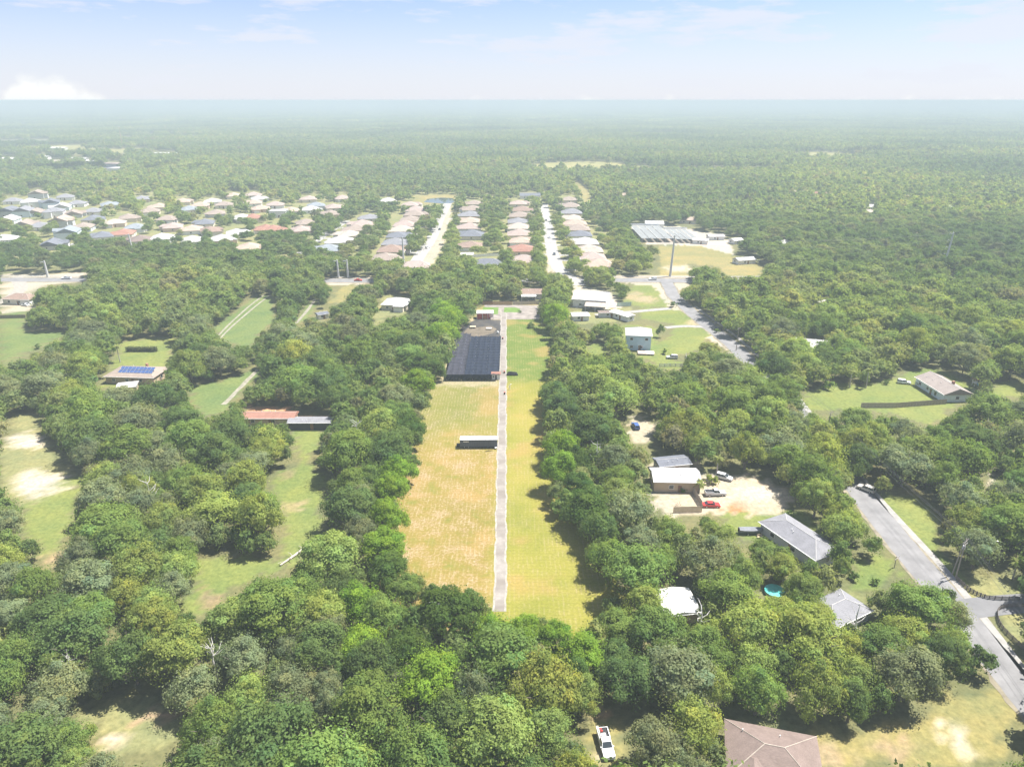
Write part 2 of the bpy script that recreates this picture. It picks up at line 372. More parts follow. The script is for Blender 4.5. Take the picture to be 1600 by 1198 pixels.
warm = sstep(mth('ADD', noise(nt, .05, 3, .5, off=55), mth('MULTIPLY', mid, .12)), .58, .72)
c = mixrgb(nt, mth('MULTIPLY', warm, .55), c, (0.288, 0.184, 0.068))
apron = mth('MULTIPLY', mth('MULTIPLY', west, sstep(mth('ADD', spx.outputs['Y'], mth('MULTIPLY', mid, 14.0)), 252.5, 257.5)), sstep(fine, .36, .5))
c = mixrgb(nt, mth('MULTIPLY', apron, .8), c, (.30, .255, .175))
rw = mth('MULTIPLY', mth('MULTIPLY', sstep(rows.outputs['Fac'], .62, .95), .9), ramp(nt, mid, [(.35, (.25, .25, .25)), (.7, (1, 1, 1))]))
c = mixrgb(nt, mth('MULTIPLY', mth('MULTIPLY', rw, sstep(noise(nt, .45, 3, .6, off=77), .42, .6)), mth('ADD', mth('MULTIPLY', west, .4), .5)), c, (0.320, 0.256, 0.152))
c = mixrgb(nt, mth('MULTIPLY', sstep(cross.outputs['Fac'], .7, .98), .18), c, (0.112, 0.104, 0.028))
c = mixrgb(nt, 1.0, c, ramp(nt, fine, [(.25, (.72, .76, .7)), (.75, (1.22, 1.2, 1.2))]), 'MULTIPLY')
nt.links.new(c, b.inputs['Base Color'])
bp = nt.nodes.new('ShaderNodeBump'); bp.inputs['Strength'].default_value = .35; bp.inputs['Distance'].default_value = .12
nt.links.new(fine, bp.inputs['Height']); nt.links.new(bp.outputs[0], b.inputs['Normal'])
fpts = [(790,985),(1000,1010),(985,950),(960,900),(930,820),(905,740),(890,660),(880,600),(875,560),(868,500),(835,497),(700,497),(690,560),(680,600),(665,620),(640,680),(630,740),(615,800),(600,870),(590,930),(600,985)]
field = sheet('field', fpts, m, .02, label='long mown field with dry planting rows inside the tree belt')

concrete = mat('concrete', (.255, .245, .23), .85, .22, .55, detail=6, bump=.1)
asphalt = mat('asphalt_grey', (.14, .14, .145), .85, .12, .35, detail=5)
asphalt_lt = mat('asphalt_pale', (.175, .172, .174), .85, .22, .22, detail=8)
sandm = mat('pale_sand', (.27, .25, .22), .95, .22, .6, detail=6)
# drive down the middle of the lot: worn brown centre with white sandy margins
m, nt, b = newmat('drive_surface')
n0 = noise(nt, .5, 6, .7); n1 = noise(nt, .12, 4, .6, stretch=(.3, 1, 1), off=9)
c = ramp(nt, n0, [(.3, (.185, .168, .150)), (.55, (.25, .23, .208)), (.75, (.32, .295, .27))])
c = mixrgb(nt, ramp(nt, n1, [(.42, (0, 0, 0)), (.62, (1, 1, 1))]), c, (.175, .155, .135))
nt.links.new(c, b.inputs['Base Color'])
drive_pts = [(781,955),(782,900),(783,800),(784,700),(785,640),(786,590),(786.5,540),(787,500),(787,484)]
ribbon('drive_margin', drive_pts, 2.95, mat('margin_sand', (.27, .25, .22), .95, .3, .8, detail=6), .030, label='white sandy margin along the straight drive', wob=.22, step=1.0)
ribbon('drive', drive_pts, 2.1, m, .036, label='straight worn drive through the middle of the field', wob=.2, step=1.0)
# court at the far end of the drive
sheet('forecourt', [(757,499),(842,499),(846,487),(842,477),(757,476)], mat('court_sand', (.215, .19, .17), .95, .35, .28, detail=7), .026, label='pale sandy forecourt at the far end of the drive')
lawnm = mat('lawn_grass', (.10, .17, .035), .95, .25, .5, detail=6)
for p in ([(752,491),(778,491),(779,480.5),(755,480)], [(787,488),(812,488),(813,483),(806,480.5),(788,480.5)]):
    sheet('lawn_bed', p, lawnm, .040, label='small green lawn on the forecourt')
weed = mat('weed_mat', (.028, .030, .037), .85, .3, .22, detail=6, col2=(.075, .066, .055))
sheet('weed_mat', [(697,592),(782,592),(786,500),(745,499),(726,507),(714,522),(699,560)], weed, .028, label='black weed matting under and behind the shade house')
sheet('bare_earth', [(722,523),(730,513),(768,509),(776,514),(770,521),(742,527)], mat('bare_earth', (.125, .103, .075), .95, .3, .3, detail=6), .034, label='bare brown earth on the matting')
mat('straw_sand', (.31, .27, .19), .95, .3, .5, detail=6)

# roads and pavements
SHOULDER = mat('road_shoulder', (.20, .175, .125), .95, .35, .4, detail=6)
ribbon('road_shoulder', [(-420,437),(20,437),(300,438),(545,438.5),(800,438),(1000,437.5),(1080,439),(1250,437),(1500,434),(2000,430)], 12.5, SHOULDER, .042, label='sandy shoulder of the main road', wob=.9)
ribbon('road_shoulder', [(1040,437),(1052,462),(1085,492),(1140,535),(1185,578),(1260,660),(1350,776),(1400,840),(1455,905),(1540,1010),(1640,1130)], 8.6, SHOULDER, .042, label='sandy worn shoulder of the side road', wob=.55, step=1.5)
ribbon('main_road', [(-420,437),(20,437),(300,438),(545,438.5),(800,438),(1000,437.5),(1080,439),(1250,437),(1500,434),(2000,430)], 9.5, asphalt_lt, .05, label='wide main road crossing behind the lot')
ribbon('pavement', [(-420,431.5),(20,431.5),(545,433),(800,432.5),(1000,432),(1080,433),(1500,429)], 2.0, concrete, .06, label='pale pavement on the far side of the main road')
ribbon('side_road', [(1040,437),(1052,462),(1085,492),(1140,535),(1185,578),(1260,660),(1350,776),(1400,840),(1455,905),(1540,1010),(1640,1130)], 7.0, asphalt_lt, .06, label='grey side road running down the right of the picture', wob=.16, step=1.2)
ribbon('pavement', [(1085,478),(1150,525),(1185,556),(1230,600),(1362,766),(1415,824),(1470,882),(1510,930),(1560,995),(1640,1100)], 1.7, concrete, .06, label='concrete pavement beside the side road')
ribbon('driveway', [(1512,951),(1560,943),(1640,940)], 6.0, asphalt, .07, label='dark grey drive branching off to the right edge')
ribbon('street', [(641,425),(655,401),(674,374),(688,340),(700,318)], 8.5, mat('street_concrete', (.29, .28, .265), .85, .1, .3), .07, label='pale street running away between two rows of houses, left one')
ribbon('street', [(905,446),(872,420),(862,392),(857,360),(849,318)], 8.5, MATS['street_concrete'], .07, label='pale street running away between two rows of houses, right one')
ribbon('street', [(470,398),(490,378),(512,362),(540,345)], 9, MATS['street_concrete'], .07, label='short piece of pale street among the left houses')
ribbon('driveway', [(1048,482),(1000,486),(960,490),(930,492)], 4.0, concrete, .045, label='pale drive to the white roofed building')
ribbon('driveway', [(1112,512),(1070,508),(1040,512)], 3.5, concrete, .047, label='pale drive to the blue house')
ribbon('driveway', [(25,433),(35,450),(15,468),(-30,480)], 7.0, sandm, .045, label='pale drive leading off the main road at the left edge')
ruts = mat('rut_sand', (.225, .21, .165), .95, .35, .6)
for dx in (-5, 5):
    ribbon('wheel_rut', [(338 + dx * .6, 532), (360 + dx * .8, 508), (390 + dx, 482), (418 + dx, 460)], 1.0, ruts, .03, label='pale wheel rut across the meadow', wob=.15)
ribbon('footpath', [(350,632),(370,612),(388,592),(405,574)], 1.8, ruts, .03, label='pale path across the left meadow', wob=.3)
ribbon('footpath', [(463,505),(478,488),(492,468)], 1.6, ruts, .03, label='pale path between two groups of trees', wob=.2)
water = mat('pond_water', (.05, .07, .08), .08, .1, .3, spec=.5)
sheet('pond', [(662,316),(668,311),(690,309),(708,310),(710,316),(700,319)], water, .06, label='small pond at the end of the left street')

# ------------------------------------------------------------------ houses
glass = mat('window_glass', (.03, .04, .05), .08, .1, 1, spec=.6)
white = mat('white_paint', (.74, .74, .72), .6, .05, .8)
trim = mat('white_trim', (.78, .78, .76), .6, .04, .8)
def roofmat(name, col, rough=.85, var=.16):
    if name in MATS: return MATS[name]
    m, nt, b = newmat(name); b.inputs['Roughness'].default_value = rough
    n0 = noise(nt, .45, 6, .7); n1 = noise(nt, 6.0, 2, .5, stretch=(.35, 1, 2.2))
    c = ramp(nt, n0, [(.3, tuple(x * (1 - var) for x in col)), (.7, tuple(min(x * (1 + var), 1) for x in col))])
    c = mixrgb(nt, 1.0, c, ramp(nt, n1, [(.3, (.82,) * 3), (.7, (1.12,) * 3)]), 'MULTIPLY')
    nt.links.new(c, b.inputs['Base Color']); return m
ROOF = {k: tuple(x * .8 for x in v) for k, v in {'tan': (.33, .27, .23), 'pink': (.40, .32, .285), 'taupe': (.33, .285, .26), 'grey': (.25, .25, .27), 'slate': (.17, .18, .21), 'peach': (.44, .345, .28), 'brown': (.30, .215, .175),
        'red': (.35, .185, .14), 'white': (.72, .71, .69), 'blue': (.27, .30, .33), 'beige': (.46, .40, .34), 'umber': (.22, .17, .15), 'light': (.50, .49, .48)}.items()}
WALL = {'cream': (.66, .60, .50), 'white': (.74, .73, .70), 'tan': (.46, .36, .25), 'blue': (.42, .56, .66), 'grey': (.48, .49, .50), 'peach': (.62, .48, .38), 'red': (.56, .055, .04), 'pale blue': (.60, .68, .74), 'dark': (.05, .05, .055)}  # the last tone is the shade of an open front, as wall colour
def R_(k): return roofmat('roof_' + k, ROOF[k])
def W_(k): return mat('wall_' + k.replace(' ', '_'), WALL[k], .8, .07, .7)
MESH = {}
def cached(key, fn):
    if key not in MESH: MESH[key] = fn()
    return MESH[key]
def roof_mb(w, d, h, rh, ov, kind, mb=None, M=None, th=.18):
    mb = mb or MB(); a, b2 = w / 2 + ov, d / 2 + ov
    long_x = a >= b2
    if kind == 'hip':
        r = (a - b2) if long_x else (b2 - a)
        ridge = [(-r, 0), (r, 0)] if long_x else [(0, -r), (0, r)]
    else: ridge = [(-a, 0), (a, 0)] if long_x else [(0, -b2), (0, b2)]
    e = [(-a, -b2), (a, -b2), (a, b2), (-a, b2)]
    vs = [(x, y, h) for x, y in e] + [(x, y, h + th) for x, y in e] + [(x, y, h + rh) for x, y in ridge]
    fs = [(0, 3, 2, 1), (0, 1, 5, 4), (1, 2, 6, 5), (2, 3, 7, 6), (3, 0, 4, 7)]
    if long_x: fs += [(4, 5, 9, 8), (6, 7, 8, 9), (7, 4, 8), (5, 6, 9)]
    else: fs += [(5, 6, 9, 8), (7, 4, 8, 9), (4, 5, 8), (6, 7, 9)]
    if M is not None: vs = [tuple(M @ Vector(v)) for v in vs]
    return mb.add(vs, fs)
def house(label, x, y, rz, w=14, d=11, h=2.8, rh=2.6, kind='hip', roof='tan', wall='cream', wing=None, ov=.5, garage=True, group=None, name='house', nwin=2, chimney=False, cat='house', show=1.0, detail=None):
    """wing = (xc, width, depth out of the front, ridge height); the front faces -y"""
    root = thing(name, label, cat, (x, y, 0), rz, group)
    key = (w, d, h, rh, kind, wing, ov)
    def mw():
        mb = MB().box(-w / 2, w / 2, -d / 2, d / 2, 0, h)
        if wing: mb.box(wing[0] - wing[1] / 2, wing[0] + wing[1] / 2, -d / 2 - wing[2], -d / 2 - .003, 0, h)
        return mb
    def mr():
        mb = roof_mb(w, d, h + .003, rh, ov, kind)
        if wing:
            dl = wing[2] + d / 2
            roof_mb(wing[1], dl, h + .012, wing[3], ov * .9, 'gable' if kind == 'gable' else 'hip', mb, Matrix.Translation((wing[0], -d / 2 - wing[2] + dl / 2, 0)))
        return mb
    wm = cached(('w', key, wall), lambda: mw().mesh('wall', W_(wall)))
    rm = cached(('r', key, roof), lambda: mr().mesh('roof', R_(roof)))
    obj('wall', wm, root); ro = obj('roof', rm, root)
    fy = -d / 2 - (wing[2] if wing else 0)
    win = cached('win', lambda: MB().box(-.7, .7, -.05, .05, 0, 1.25).mesh('window', trim))
    pane = cached('pane', lambda: MB().box(-.6, .6, -.06, .06, .1, 1.15).mesh('pane', glass))
    spots = []
    for i in range(nwin): spots.append(((-w / 2 + (i + .6) * w / (nwin + .6) * (1 if not wing or wing[0] > 0 else -1), -d / 2 - .03, .95), 0))
    for i in range(nwin): spots.append(((-w / 2 + (i + .7) * w / (nwin + .4), d / 2 + .03, .95), 0))
    spots += [((w / 2 + .03, 0, .95), math.pi / 2), ((-w / 2 - .03, d * .1, .95), math.pi / 2)]
    for p, r in spots:
        if wing and abs(p[1] + d / 2 + .03) < .01 and abs(p[0] - wing[0]) < wing[1] / 2 + .8: continue
        o = obj('window', win, root, p, r); obj('pane', pane, o)
    dm = cached('door', lambda: MB().box(-.5, .5, -.05, .05, 0, 2.05).mesh('door', mat('door_paint', (.22, .12, .08), .6)))
    obj('door', dm, root, (w * .06 if not wing or abs(wing[0] - w * .06) > wing[1] / 2 + .6 else wing[0] + math.copysign(wing[1] / 2 + .9, -wing[0]), -d / 2 - .035, 0.02))
    if garage:
        gm = cached('garage', lambda: MB().box(-2.3, 2.3, -.05, .05, 0, 2.15).mesh('garage_door', trim))
        obj('garage_door', gm, root, ((wing[0] if wing else w * .3), fy - .035, .02))
    if chimney: obj('chimney', MB().box(-.4, .4, -.4, .4, h, h + rh + .8).mesh('chimney', mat('brick', (.32, .17, .12), .9)), ro, (w * .2, d * .1, 0))
    if detail is None: detail = (Vector((x, y)).length < 520)
    if detail:
        a_, b_ = w / 2 + ov, d / 2 + ov; lx = a_ >= b_; r_ = (abs(a_ - b_) if kind == 'hip' else max(a_, b_)); zt = h + .003 + rh
        cap = R_('beige' if roof in ('tan', 'umber', 'brown', 'red') else 'light')
        e1, e2 = (Vector((-r_, 0, zt)), Vector((r_, 0, zt))) if lx else (Vector((0, -r_, zt)), Vector((0, r_, zt)))
        MB().tube([e1, e2], [.09, .09], 5).build('ridge_cap', cap, ro)
        if kind == 'hip':
            for sx in (-1, 1):
                for sy in (-1, 1):
                    e = (e2 if (sx if lx else sy) > 0 else e1); MB().tube([e, (sx * a_, sy * b_, h + .19)], [.08, .08], 5).build('hip_cap', cap, ro)
        vr = random.Random(int(x * 7 + y * 13))
        for k in range(3):
            u, vv_ = vr.uniform(-.35, .35), vr.choice((-1, 1)) * vr.uniform(.18, .34)
            X_, Y_ = (u * w, vv_ * d); fall = abs(Y_) / b_ if lx else abs(X_) / a_
            if not lx: X_, Y_ = vv_ * w, u * d; fall = abs(X_) / a_
            zz = h + .18 + (rh - .18) * (1 - fall); MB().tube([(X_, Y_, zz - .15), (X_, Y_, zz + .4)], [.09, .09], 6).build('vent_pipe', white, ro)
        MB().box(-a_ - .1, a_ + .1, -b_ - .13, -b_ - .01, h + .05, h + .17).build('gutter', trim, ro)
    px0, py0, dd = project(x, y, h + rh * .5)
    hw = w * .42 * F / dd * show; hh = (rh + h) * .4 * F / dd * show
    clear_px(px0 - hw, py0 - hh, px0 + hw, py0 + hh)
    return root

# housing tract: (pixel of the roof middle, roof colour) row by row, nearest house of each row last
rows_ = {
 'right side of right street': (math.pi / 2 * -1, [(889,310,'tan'),(891,320,'tan'),(893,330,'grey'),(896,339,'beige'),(899,347,'peach'),(903,355,'tan'),(907,364,'slate'),(914,376,'light'),(920,388,'beige'),(926,399,'pink'),(937,410,'peach')]),
 'left side of right street': (math.pi / 2, [(810,316,'pink'),(816,326,'brown'),(812,335,'tan'),(809,344,'grey'),(810,353,'beige'),(812,363,'pink'),(814,374,'peach'),(815,387,'red'),(818,404,'pink')]),
 'right side of left street': (-math.pi / 2, [(741,316,'tan'),(738,325,'tan'),(735,334,'grey'),(734,343,'peach'),(734,353,'pink'),(737,364,'slate'),(735,381,'brown')]),
 'left side of left street': (math.pi / 2, [(641,318,'pink'),(650,326,'pink'),(648,333,'tan'),(641,341,'tan'),(633,349,'pink'),(627,357,'beige'),(622,366,'slate'),(618,377,'grey'),(612,388,'brown'),(602,400,'tan')]),
 'slanting row left of both streets': (-math.pi / 2 + .3, [(578,338,'grey'),(566,348,'pink'),(556,356,'tan'),(545,364,'beige'),(533,374,'light'),(512,387,'blue')]),
}
ORD = lambda n: '%d%s' % (n, 'th' if 10 <= n % 100 <= 20 else {1: 'st', 2: 'nd', 3: 'rd'}.get(n % 10, 'th'))
CN = {'taupe': 'brown', 'tan': 'tan', 'pink': 'pinkish', 'grey': 'grey', 'slate': 'slate grey', 'peach': 'peach', 'brown': 'brown', 'red': 'red', 'white': 'white', 'blue': 'blue grey', 'beige': 'beige', 'umber': 'dark brown', 'light': 'pale grey'}
WC = ['cream', 'white', 'peach', 'cream', 'grey']
pad_m = mat('driveway_concrete', (.28, .27, .255), .9, .12, .5)
def pad(label, x, y, rz, w, L, xo, y0):
    q = [Matrix.Rotation(rz, 3, 'Z') @ Vector(v) + Vector((x, y, 0)) for v in ((xo - w / 2, y0 - L, .045), (xo + w / 2, y0 - L, .045), (xo + w / 2, y0, .045), (xo - w / 2, y0, .045))]
    return tag(MB().quad(*q).build('driveway', pad_m), label, kind='structure')
for rname, (rz, lst) in rows_.items():
    for i, (px, py, rc) in enumerate(lst):
        p = P(px, py, 4.0)
        house('%s roofed house, %s from near end, %s' % (CN[rc], ORD(len(lst) - i), rname), p.x, p.y, rz, 17.5 if i % 2 else 16.5, 18.5 if i % 3 else 16.5, 2.8, 3.9 if i % 3 else 3.4, 'hip', rc, WC[i % 5], wing=(-3.5, 6.5, 3.5, 2.2) if i % 2 else (3.8, 6.5, 3.0, 2.3), group='houses along the two straight streets', name='tract_house')
        pad('concrete drive of a tract house', p.x, p.y, rz, 5.2, 8.5, -3.5 if i % 2 else 3.8, -18.5 / 2 - 3.0)
left = [(58,304,'tan'),(102,306,'grey'),(48,317,'light'),(80,318,'slate'),(96,321,'light'),(14,331,'slate'),(37,331,'grey'),(55,330,'tan'),(85,332,'grey'),(114,332,'tan'),(146,328,'grey'),
 (63,351,'grey'),(96,346,'peach'),(38,348,'tan'),(179,346,'beige'),(200,338,'tan'),(193,362,'red'),(212,353,'blue'),(80,379,'slate'),(8,376,'light'),(107,364,'blue'),(12,341,'light'),(285,313,'peach'),(313,319,'peach'),(296,325,'blue'),(332,313,'light'),
 (365,304,'peach'),(396,303,'pink'),(397,315,'peach'),(407,324,'peach'),(234,328,'tan'),(248,321,'peach'),(338,331,'tan'),(378,338,'light'),(395,338,'red'),(320,346,'slate'),(328,358,'brown'),(300,356,'peach'),(252,369,'light'),
 (300,373,'light'),(390,384,'peach'),(219,372,'umber'),(369,362,'light'),(346,371,'light'),(221,309,'grey'),(416,355,'red'),(404,309,'light'),(483,309,'pink'),(494,319,'blue'),(485,325,'light'),(521,322,'pink'),(517,332,'tan'),
 (535,308,'pink'),(478,346,'tan'),(470,357,'pink'),(427,356,'red'),(607,312,'light'),(120,316,'grey'),(170,318,'blue'),(145,340,'slate'),(262,340,'tan'),(350,318,'tan'),(430,318,'pink'),(455,327,'peach'),(20,312,'grey'),(130,352,'tan'),(160,366,'slate'),(270,352,'pink')]
count = {}
for i, (px, py, rc) in enumerate(sorted(left)):
    p = P(px, py, 4.0); two = px < 120 and i % 2 == 0
    count[rc] = count.get(rc, 0) + 1
    house('%s roofed %shouse, %s such roof from the left, left neighbourhood' % (CN[rc], 'two storey ' if two else '', ORD(count[rc])), p.x, p.y, [.35, -1.2, 1.9, .35, -1.2, 2.0][i % 6] + random.uniform(-.12, .12), 18.5 if i % 3 else 16.5, 14.5, 5.4 if two else 2.9, 3.3, 'gable' if px < 130 and i % 3 else 'hip', rc, WC[(i * 3) % 5] if px > 130 else ['white', 'pale blue', 'grey'][i % 3], wing=(3.5, 6.5, 3.0, 2.1) if i % 2 else (-3.6, 6.0, 3.4, 2.0), group='houses of the left neighbourhood', name='suburban_house')
# single buildings of the tract
p = P(436, 332, 4); house('boxy white two storey house with flat grey roof among the left houses', p.x, p.y, 0, 15, 11, 6, .9, 'hip', 'light', 'white', garage=False, name='white_house')
p = P(762, 408, 4); house('dark grey hip roofed house behind the long white fence', p.x, p.y, 0, 19, 12, 2.8, 3.0, 'hip', 'slate', 'cream', name='suburban_house')
p = P(648, 412, 4); house('pinkish roofed house at the near end of the left street', p.x, p.y, .2, 19, 12, 2.8, 3.0, 'hip', 'pink', 'cream', wing=(5, 6, 3, 2.0), name='suburban_house')
p = P(828, 304, 4); house('slate roofed house closing the far end of the right street', p.x, p.y, 0, 22, 11, 3, 2.8, 'gable', 'slate', 'white', name='suburban_house')
p = P(730, 396, 3); house('small white shed beside the brown roofed house', p.x, p.y, 0, 8, 5, 2.6, 1.0, 'gable', 'white', 'white', garage=False, nwin=1, name='garden_shed', cat='shed')

# houses hidden in the far right woods: only roofs show
for i, (px, py, rc, cw, lb) in enumerate([(1250,300,'peach','cream','peach roof among the trees right of centre'),(1280,302,'red','cream','small red roof deep in the right woods'),(1310,308,'beige','white','beige roof right of the small red roof'),(1365,322,'light','white','pale roof with white gable deep in the right woods'),
    (1360,330,'beige','cream','cream walled house just before the pale roof in the right woods'),(1420,308,'grey','white','grey roof half hidden in the right woods'),(1490,323,'light','white','small pale roof at the right in the woods'),(975,304,'peach','peach','peach roof right of the green corridor'),(1225,378,'light','white','pale roof at the edge of the right woods'),
    (1455,412,'light','white','pale roof near the steel power pole'),(1488,438,'beige','white','beige roof behind the oaks at the right'),(1078,342,'peach','cream','peach roofed house above the nursery frames'),(1022,348,'light','white','long pale roof behind the nursery frames'),(1276,475,'light','white','long pale roof between the oaks right of the road'),
    (1233,498,'light','white','small white roof beside the clay patch right of the road'),(1272,536,'light','white','white roof deep between oaks above the palms'),(1600,510,'light','white','pale roof at the right edge of the picture')]):
    p = P(px, py, 3.5); house('house with ' + lb if 'roofed' not in lb and 'walled' not in lb else lb, p.x, p.y, random.uniform(-.5, .5), 15, 10, 2.8, 2.4, 'gable', rc, cw, garage=False, group='houses in the right woods', name='wood_house', show=.3)
for i, (px, py, w, rc, lb) in enumerate([(20,222,60,'slate','long grey roofed store at the far left'),(62,221,50,'light','long pale warehouse right of the grey store at the far left'),(92,232,26,'white','white shed just below the pale warehouse'),(15,249,26,'white','white low building at the far left edge'),(65,246,22,'light','pale low building at far left, second from edge'),(90,253,28,'beige','beige roofed hall at the far left'),
    (122,249,24,'light','pale hall right of the beige roofed hall'),(140,254,14,'white','white gabled house before the dark wood'),(178,257,22,'pink','pinkish roofed house before the dark wood'),(176,264,20,'light','pale house below the pinkish roofed house'),(185,242,24,'beige','beige hall beside the far mast'),(222,236,26,'white','large white hall beyond the left neighbourhood'),(258,241,44,'white','longest white hall beyond the left neighbourhood'),
    (238,212,10,'white','small white roof, leftmost of the far group'),(270,213,14,'white','white roof, widest of the far group'),(286,214,8,'white','small white roof, third of the far group'),(303,215,8,'white','small white roof, rightmost of the far group'),(128,173,30,'white','tiny white building near the left horizon'),(200,217,26,'beige','beige roof below the far mast'),(35,195,40,'pink','pinkish hall near the left horizon')]):
    p = P(px, py, 5); house(lb, p.x, p.y, random.uniform(-.15, .15), w * 1.25, max(w * .5, 12), 6, 2, 'gable', rc, 'white', garage=False, group='far buildings on the left', name='far_building', nwin=2, cat='building')

# ------------------------------------------------------------------ nearer houses
p = P(212, 580, 3.5)
h1 = house('brown roofed house with a long blue solar array, left of the lot', p.x, p.y + 1, -.08, 19, 11, 2.8, 2.4, 'hip', 'tan', 'tan', garage=False, name='solar_house', chimney=True, nwin=3)
sol = mat('solar_cells', (.05, .09, .22), .15, .12, 1.0, spec=.6)
frame_a = mat('aluminium', (.55, .56, .58), .35, .05, 1, metal=.8)
sl = math.atan2(2.4, 6.0)
for r in range(2):
    for c_ in range(9):
        t = -1.2 - r * 1.75
        pn = MB().box(-.72, .72, -.82, .82, 0, .04).mesh('solar_panel', frame_a) if 'solp' not in MESH else MESH['solp']; MESH['solp'] = pn
        o = obj('solar_panel', pn, h1, (-4.6 + c_ * 1.5, t, 2.98 + 2.22 * (1 + t / 6.0) + .09)); o.rotation_euler = (sl, 0, 0)
        obj('solar_cell', cached('solc', lambda: MB().box(-.67, .67, -.77, .77, .041, .05).mesh('solar_cell', sol)), o)
p = P(199, 601, 2.5); house('small pale metal roofed carport before the solar house', p.x, p.y, .3, 6, 5, 2.4, .7, 'gable', 'light', 'tan', garage=False, nwin=1, name='carport', cat='carport')
p = P(420, 647, 3.0); house('long red roofed shed behind the lawn left of the lot', p.x, p.y, 0, 17.5, 5, 2.6, 1.1, 'gable', 'red', 'tan', garage=False, name='red_roof_shed', cat='shed')
p = P(485, 655, 2.8); house('low open shed with a pale flat roof beside the red roofed shed', p.x, p.y, 0, 13.5, 4, 2.5, .5, 'gable', 'grey', 'dark', garage=False, nwin=0, name='open_shed', cat='shed')  # closed walls painted dark for the shade inside the open front
p = P(620, 470, 3.5); house('pale grey roofed house left of the far end of the lot', p.x, p.y, -.12, 13, 12, 2.8, 2.6, 'hip', 'light', 'cream', wing=(3, 5, 3, 1.8), garage=True, name='grey_roof_house')
p = P(503, 491, 2); house('small dark roofed shed with white eaves by the path', p.x, p.y, .6, 5, 4, 2.4, .8, 'gable', 'slate', 'white', garage=False, nwin=1, name='garden_shed', cat='shed')
p = P(34, 464, 3); house('brown hip roofed house by the main road at the left edge', p.x, p.y, -.1, 15, 9, 2.8, 2.2, 'hip', 'brown', 'white', garage=False, name='roadside_house')
p = P(833, 456, 3); house('small red brown roofed house behind the lot, white porch in front', p.x, p.y, 0, 13, 8, 2.8, 2.0, 'gable', 'brown', 'cream', garage=False, name='back_house')
p = P(826, 461, 2.5)
por = thing('porch', 'white roofed porch before the red brown roofed house', 'porch', (p.x, p.y - 1.5, 0))
MB().box(-4, 4, -2, 2, 2.5, 2.65).build('roof', white, por)
for sx in (-3.8, 3.8):
    for sy in (-1.8, 1.8): MB().box(sx - .07, sx + .07, sy - .07, sy + .07, 0, 2.5).build('post', white, por)

p = P(925, 466, 4)
big = house('large white metal roofed hall behind the right tree row', p.x, p.y + 4, -.22, 17, 17, 4.2, 2.2, 'gable', 'white', 'white', garage=True, name='metal_hall', cat='hall')
p = P(938, 474, 3.2)
lean = thing('lean_to', 'tan roofed lean-to with posts before the white metal hall', 'lean-to', (p.x, p.y - 2.0, 0), -.22)
MB().prism([(-3.5, 2.7), (3.5, 3.4), (3.5, 3.52), (-3.5, 2.82)], -8, 8).build('roof', R_('beige'), lean)
for sx in (-7.5, -2.5, 2.5, 7.5): MB().box(sx - .09, sx + .09, -3.3, -3.12, 0, 2.71).build('post', white, lean)
p = P(972, 490, 2.5); house('narrow bright white roofed shed beside the dark long roof', p.x, p.y, -.9, 12, 4.5, 2.6, .6, 'gable', 'white', 'white', garage=False, nwin=1, name='white_shed', cat='shed')
p = P(953, 487, 2.5); house('long low dark flat roofed shed left of the narrow white shed', p.x, p.y, .06, 11, 3.4, 2.4, .4, 'gable', 'umber', 'grey', garage=False, nwin=1, name='dark_shed', cat='shed')
p = P(906, 491, 2.5); house('pale roofed hut at the right tree row, before the white metal hall', p.x, p.y, .1, 8, 6, 2.4, .8, 'gable', 'light', 'white', garage=False, nwin=1, name='pale_hut', cat='hut')
p = P(1000, 528, 4.5)
bh = house('pale blue two storey house with grey hip roof right of the lot', p.x - .5, p.y + 1.5, -.13, 10.5, 10, 6.6, 2.4, 'hip', 'light', 'blue', garage=False, name='blue_house')
for sx, sz in ((3.3, 4.5), (-3.0, 4.5), (0.6, 1.2)):
    o = obj('window', MESH['win'], bh, (sx, -5.03, sz)); obj('pane', MESH['pane'], o)
dk = thing('deck', 'white railed deck on the near side of the pale blue house', 'deck', (p.x + 1.5, p.y - 7.6, 0), -.13)
MB().box(-3.5, 3.5, -2.2, 2.2, .5, .62).build('floor', mat('deck_wood', (.50, .42, .34), .8), dk)
for sx in (-3.4, -1.7, 0, 1.7, 3.4): MB().box(sx - .05, sx + .05, -2.18, -2.08, 0, 1.5).build('post', white, dk)
MB().box(-3.5, 3.5, -2.2, -2.06, 1.5, 1.58).build('rail', white, dk)
p = P(1475, 598, 4)
house('long brown roofed house with pale blue walls on the right lawn', p.x, p.y, (lambda a, b: math.atan2(b.y - a.y, b.x - a.x))(P(1456, 578, 5), P(1499, 603, 5)), 17, 10, 2.9, 2.3, 'gable', 'taupe', 'pale blue', garage=False, name='lawn_house', nwin=3, chimney=True)
p = P(1056, 742, 3.2)
house('tan walled outbuilding with pale grey roof in the sandy yard', p.x - .2, p.y, -.03, 12.6, 7.6, 3.1, 1.3, 'gable', 'light', 'tan', garage=False, name='outbuilding', ov=.35, nwin=1)
p = P(1240, 828, 3.2); house('grey roofed house half under the big round oak', p.x + .8, p.y - 2.0, -1.12, 17, 8, 2.8, 1.9, 'hip', 'grey', 'grey', garage=False, name='shaded_house', show=.5)
p = P(1059, 938, 3.0); house('white metal roofed shed among the trees right of the field', p.x, p.y, .12, 6.8, 7.2, 2.6, .8, 'gable', 'white', 'tan', garage=False, nwin=1, name='metal_shed', cat='shed', show=.75)
p = P(1326, 946, 3.0); house('pale grey hip roof showing between the near right oaks', p.x - 2.5, p.y - .5, .5, 11, 7, 2.6, 1.8, 'hip', 'grey', 'grey', garage=False, name='hidden_house', show=.45)
p = P(1203, 1165, 3.4)
